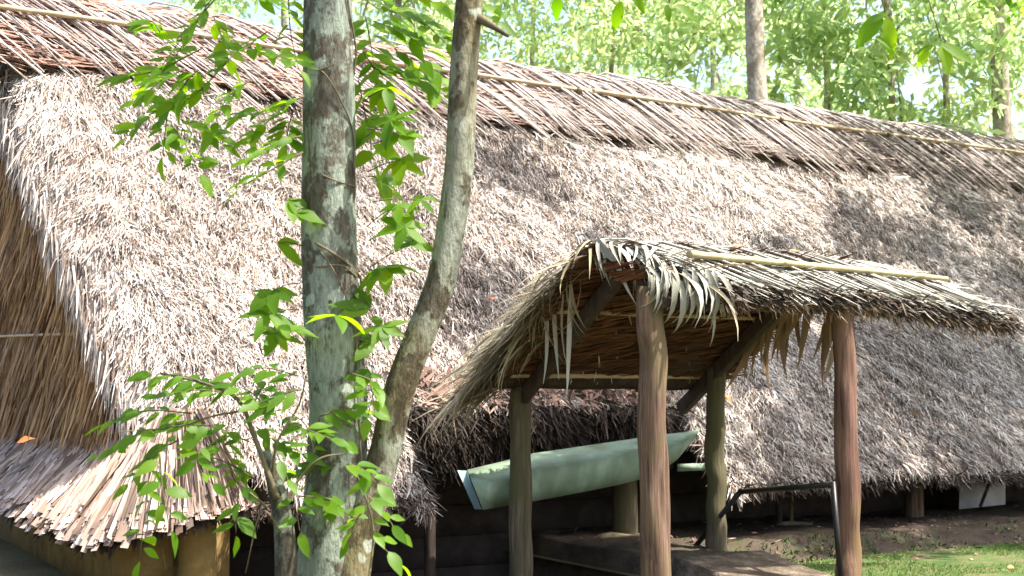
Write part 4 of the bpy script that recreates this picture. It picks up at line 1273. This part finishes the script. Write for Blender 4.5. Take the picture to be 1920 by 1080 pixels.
cc, cr = clumps((8.5, 13.1, 9.0), (2.1, 1.3, .8), 40, (.45, .95), 6)
t1 = tree('shade_tree', 'tall leafy tree right of the picture whose twigs hang into its top edge', (8.8, 10.6, 0), 8.6, .17, cc, cr, 19000, (.13, .24), M['crown_near'], M['bark_far'], 61, (.3, 2.6), None, 9)
tube_obj('overhanging_branch', [np.array([8.85, 11.0, 4.6]), np.array([6.5, 8.6, 5.0]), np.array([3.6, 6.6, 4.5]), at(1640, -60, 5.8), at(1400, -70, 5.7), at(1180, -50, 5.6), at(1060, -40, 5.5)], [.07, .05, .03, .018, .012, .008, .005], M['bark_far'], t1, sides=8, n=40)
for pix in ([(1180, -50), (1165, -5)], [(1250, -55), (1255, 5)], [(1640, -60), (1660, 25)], [(1720, -70), (1765, 78)]):
    tube_obj('twig', [at(*pix[0], 5.6), at(*pix[1], 5.6)], .003, M['twig'], t1, sides=5)
place_leaves(t1, [(1048, -10, 100, 50), (1165, 2, 105, 62), (1110, -12, 170, 40), (1250, 8, 80, 36), (1262, 10, 18, 62), (1188, -12, 60, 46), (1655, 25, 130, 84), (1660, 30, 75, 84), (1640, 70, 15, 60), (1668, 20, 150, 50),
                  (1765, 80, 75, 66), (1762, 82, 25, 78), (1752, 85, 160, 40), (1740, 90, 120, 40), (930, 40, 30, 54), (905, 12, 20, 46), (935, 10, 95, 40)], 5.6)
cc, cr = clumps((11.6, 17.3, 9.5), (2.2, 2.0, 1.0), 30, (.5, 1.0), 16)
c2, r2_ = clumps((8.6, 16.6, 9.8), (1.9, 1.5, .8), 22, (.45, .9), 17)
cc = np.vstack([cc, c2]); cr = np.concatenate([cr, r2_])
tree('shade_tree', 'second leafy tree beside the house just outside the right edge', (12.0, 15.0, 0), 9, .2, cc, cr, 13500, (.13, .24), M['crown_near'], M['bark_far'], 62, (.4, 1.5), None, 8)

# ------------------------------------------------------------------ woodland behind the house
def bgtree(px, depth, r, label, seed, n=5200, leaf=(.12, .22), zc=(8.5, 12), spread=(2.0, 1.6, 1.6), nclump=30, lean=(0, 0), cs=(.45, .95), mat='crown_far', h=13):
    b = at(px, 745, depth); base = np.array([b[0], depth, -.02])
    c = base + np.array([lean[0] * .8, lean[1] * .8, (zc[0] + zc[1]) / 2])
    cc, cr = clumps(c, (spread[0], spread[1], (zc[1] - zc[0]) / 2.6), nclump, cs, seed)
    return tree('woodland_tree', label, base, h, r, cc, cr, n, leaf, M[mat], M['bark_far'], seed, lean, 'trees standing behind the house', 7, limb_from=.72)


bgtree(1428, 21.5, .21, 'stout pale-barked tree rising behind the middle of the ridge', 71, 1500, zc=(11.5, 14), spread=(2.2, 2, 1))
bgtree(1904, 22.6, .19, 'stout grey-barked tree behind the ridge at the right edge', 72, 2500, zc=(9.5, 13), lean=(-.25, 0))
bgtree(1676, 23.5, .08, 'slender dark stem rising behind the ridge left of the right-edge tree', 73, 4200, (.15, .30), zc=(5.6, 10.5), spread=(1.7, 1.3, 1), cs=(.4, .9))
bgtree(1560, 24.0, .08, 'leafy tree with drooping foliage filling the gap right of the stout pale trunk', 74, 4200, (.15, .28), zc=(6, 11), spread=(1.5, 1.3, 1), cs=(.4, .9))
bgtree(1790, 24.0, .08, 'leafy tree whose foliage crowds against the right-edge trunk', 75, 4600, (.14, .26), zc=(6, 11.5), spread=(1.6, 1.3, 1), cs=(.4, .9))
bgtree(1128, 27.0, .075, 'thin forked tree rising behind the ridge left of centre sky gap', 76, 5500, (.12, .2), zc=(8, 12.5), lean=(.5, 0))
bgtree(1003, 26.0, .07, 'thin straight tree right of the leaning trunk', 77, 4200, (.12, .2), zc=(8.4, 12.5))
bgtree(1260, 28.0, .08, 'bright yellow-green tree left of the white sky gap', 78, 7000, (.12, .2), zc=(7.5, 13), spread=(1.2, 1.2, 1))
bgtree(880, 24.0, .08, 'yellow-green bush-like tree seen behind the leaning trunk', 79, 5000, (.12, .2), zc=(6.8, 10.5), spread=(1.3, 1.2, 1))
bgtree(740, 24.0, .09, 'leafy tree seen between the straight and leaning trunks', 80, 5000, (.12, .22), zc=(7, 11.5))
bgtree(520, 26.0, .09, 'leafy tree above the ridge left of the straight trunk', 81, 3500, (.12, .22), zc=(8, 12))
bgtree(1500, 38.0, .1, 'distant tree low behind the stout pale trunk', 82, 4500, (.16, .28), zc=(7.5, 12.5), spread=(2.2, 1.6, 1))
bgtree(1340, 36.0, .1, 'distant tree low in the white sky gap', 83, 3500, (.16, .28), zc=(7, 11), spread=(1.6, 1.6, 1))

# far woodland mass
cs, rs = [], []
q = np.random.default_rng(90)
for i in range(150):
    x = q.uniform(-14, 32); y = q.uniform(40, 62)
    px = 960 + FPX * x / y
    if 1340 < px < 1450 and q.uniform() < .8: continue
    cs.append((x, y, q.uniform(3, 17) if q.uniform() < .75 else q.uniform(10, 19))); rs.append((q.uniform(1.2, 2.4), q.uniform(1, 2), q.uniform(.8, 1.6)))
fw = link('far_woodland', crown_mesh('far_woodland', cs, np.array(rs), 30000, (.2, .4), M['crown_far'], seed=91))
setp(fw, 'mass of pale green woodland foliage far behind the roof', 'woodland', kind='stuff')

# ------------------------------------------------------------------ fallen leaves
DL = [leaf_shape('fallen_leaf', M['dead_leaf'], wd=.5, fold=.35, droop=.5, wave=.2), leaf_shape('fallen_leaf', M['dead_leaf'], wd=.42, fold=.5, droop=-.5, wave=.1)]


def dead(p, dirv, nrm, ln, label, k=0):
    x = Vector(dirv).normalized(); y = Vector(nrm).cross(x).normalized(); z = x.cross(y)
    mw = Matrix.Translation(Vector(p)) @ Matrix((x, y, z)).transposed().to_4x4() @ Matrix.Diagonal((ln, ln, ln, 1))
    setp(link('fallen_leaf', DL[k], None, mw), label, 'leaf', 'fallen leaves')


def on_slope(px, py, off=.07):
    d = FWD + RGT * (px - 960) / FPX - UPV * (py - 540) / FPX
    o = np.array([0, 0, EYE]); p0 = H(0, 0, EAVE_Z)
    t = np.dot(p0 - o, NRM) / np.dot(d, NRM)
    return o + d * t + NRM * off


dead(on_slope(1352, 748), DOWN + A * .4, NRM, .13, 'orange fallen leaf on the thatch beside the mossy rear porch post')
dead(on_slope(940, 460), A, NRM, .13, 'brown fallen leaf on the thatch left of the porch apex', 1)
dead(on_slope(905, 575), A * 1 - DOWN * .3, NRM, .14, 'brown fallen leaf on the thatch right of the leaning trunk', 1)
dead(on_slope(1585, 840), DOWN + A * .2, NRM, .1, 'small fallen leaf on the thatch low beside the reddish post', 0)
dead(at(1890, 1066, 11.1), A, Z + np.array([0, -.4, 0]), .16, 'red fallen leaf lying on the mossy lawn', 0)
dead(at(1372, 462, 9.95), A - Z * .1, Z - P * .5, .12, 'brown fallen leaf on the porch thatch above the bamboo pole', 1)
dead(at(1480, 470, 10.05), A - Z * .2, Z - P * .5, .11, 'greyish fallen leaf on the porch ridge', 1)
a_, b_ = skirt_eave(.62)
dead(at(30, 832, 11.2), np.array([1, -.2, .5]), np.array([0, -.6, 1]), .17, 'orange fallen leaf caught at the foot of the brown gable', 0)
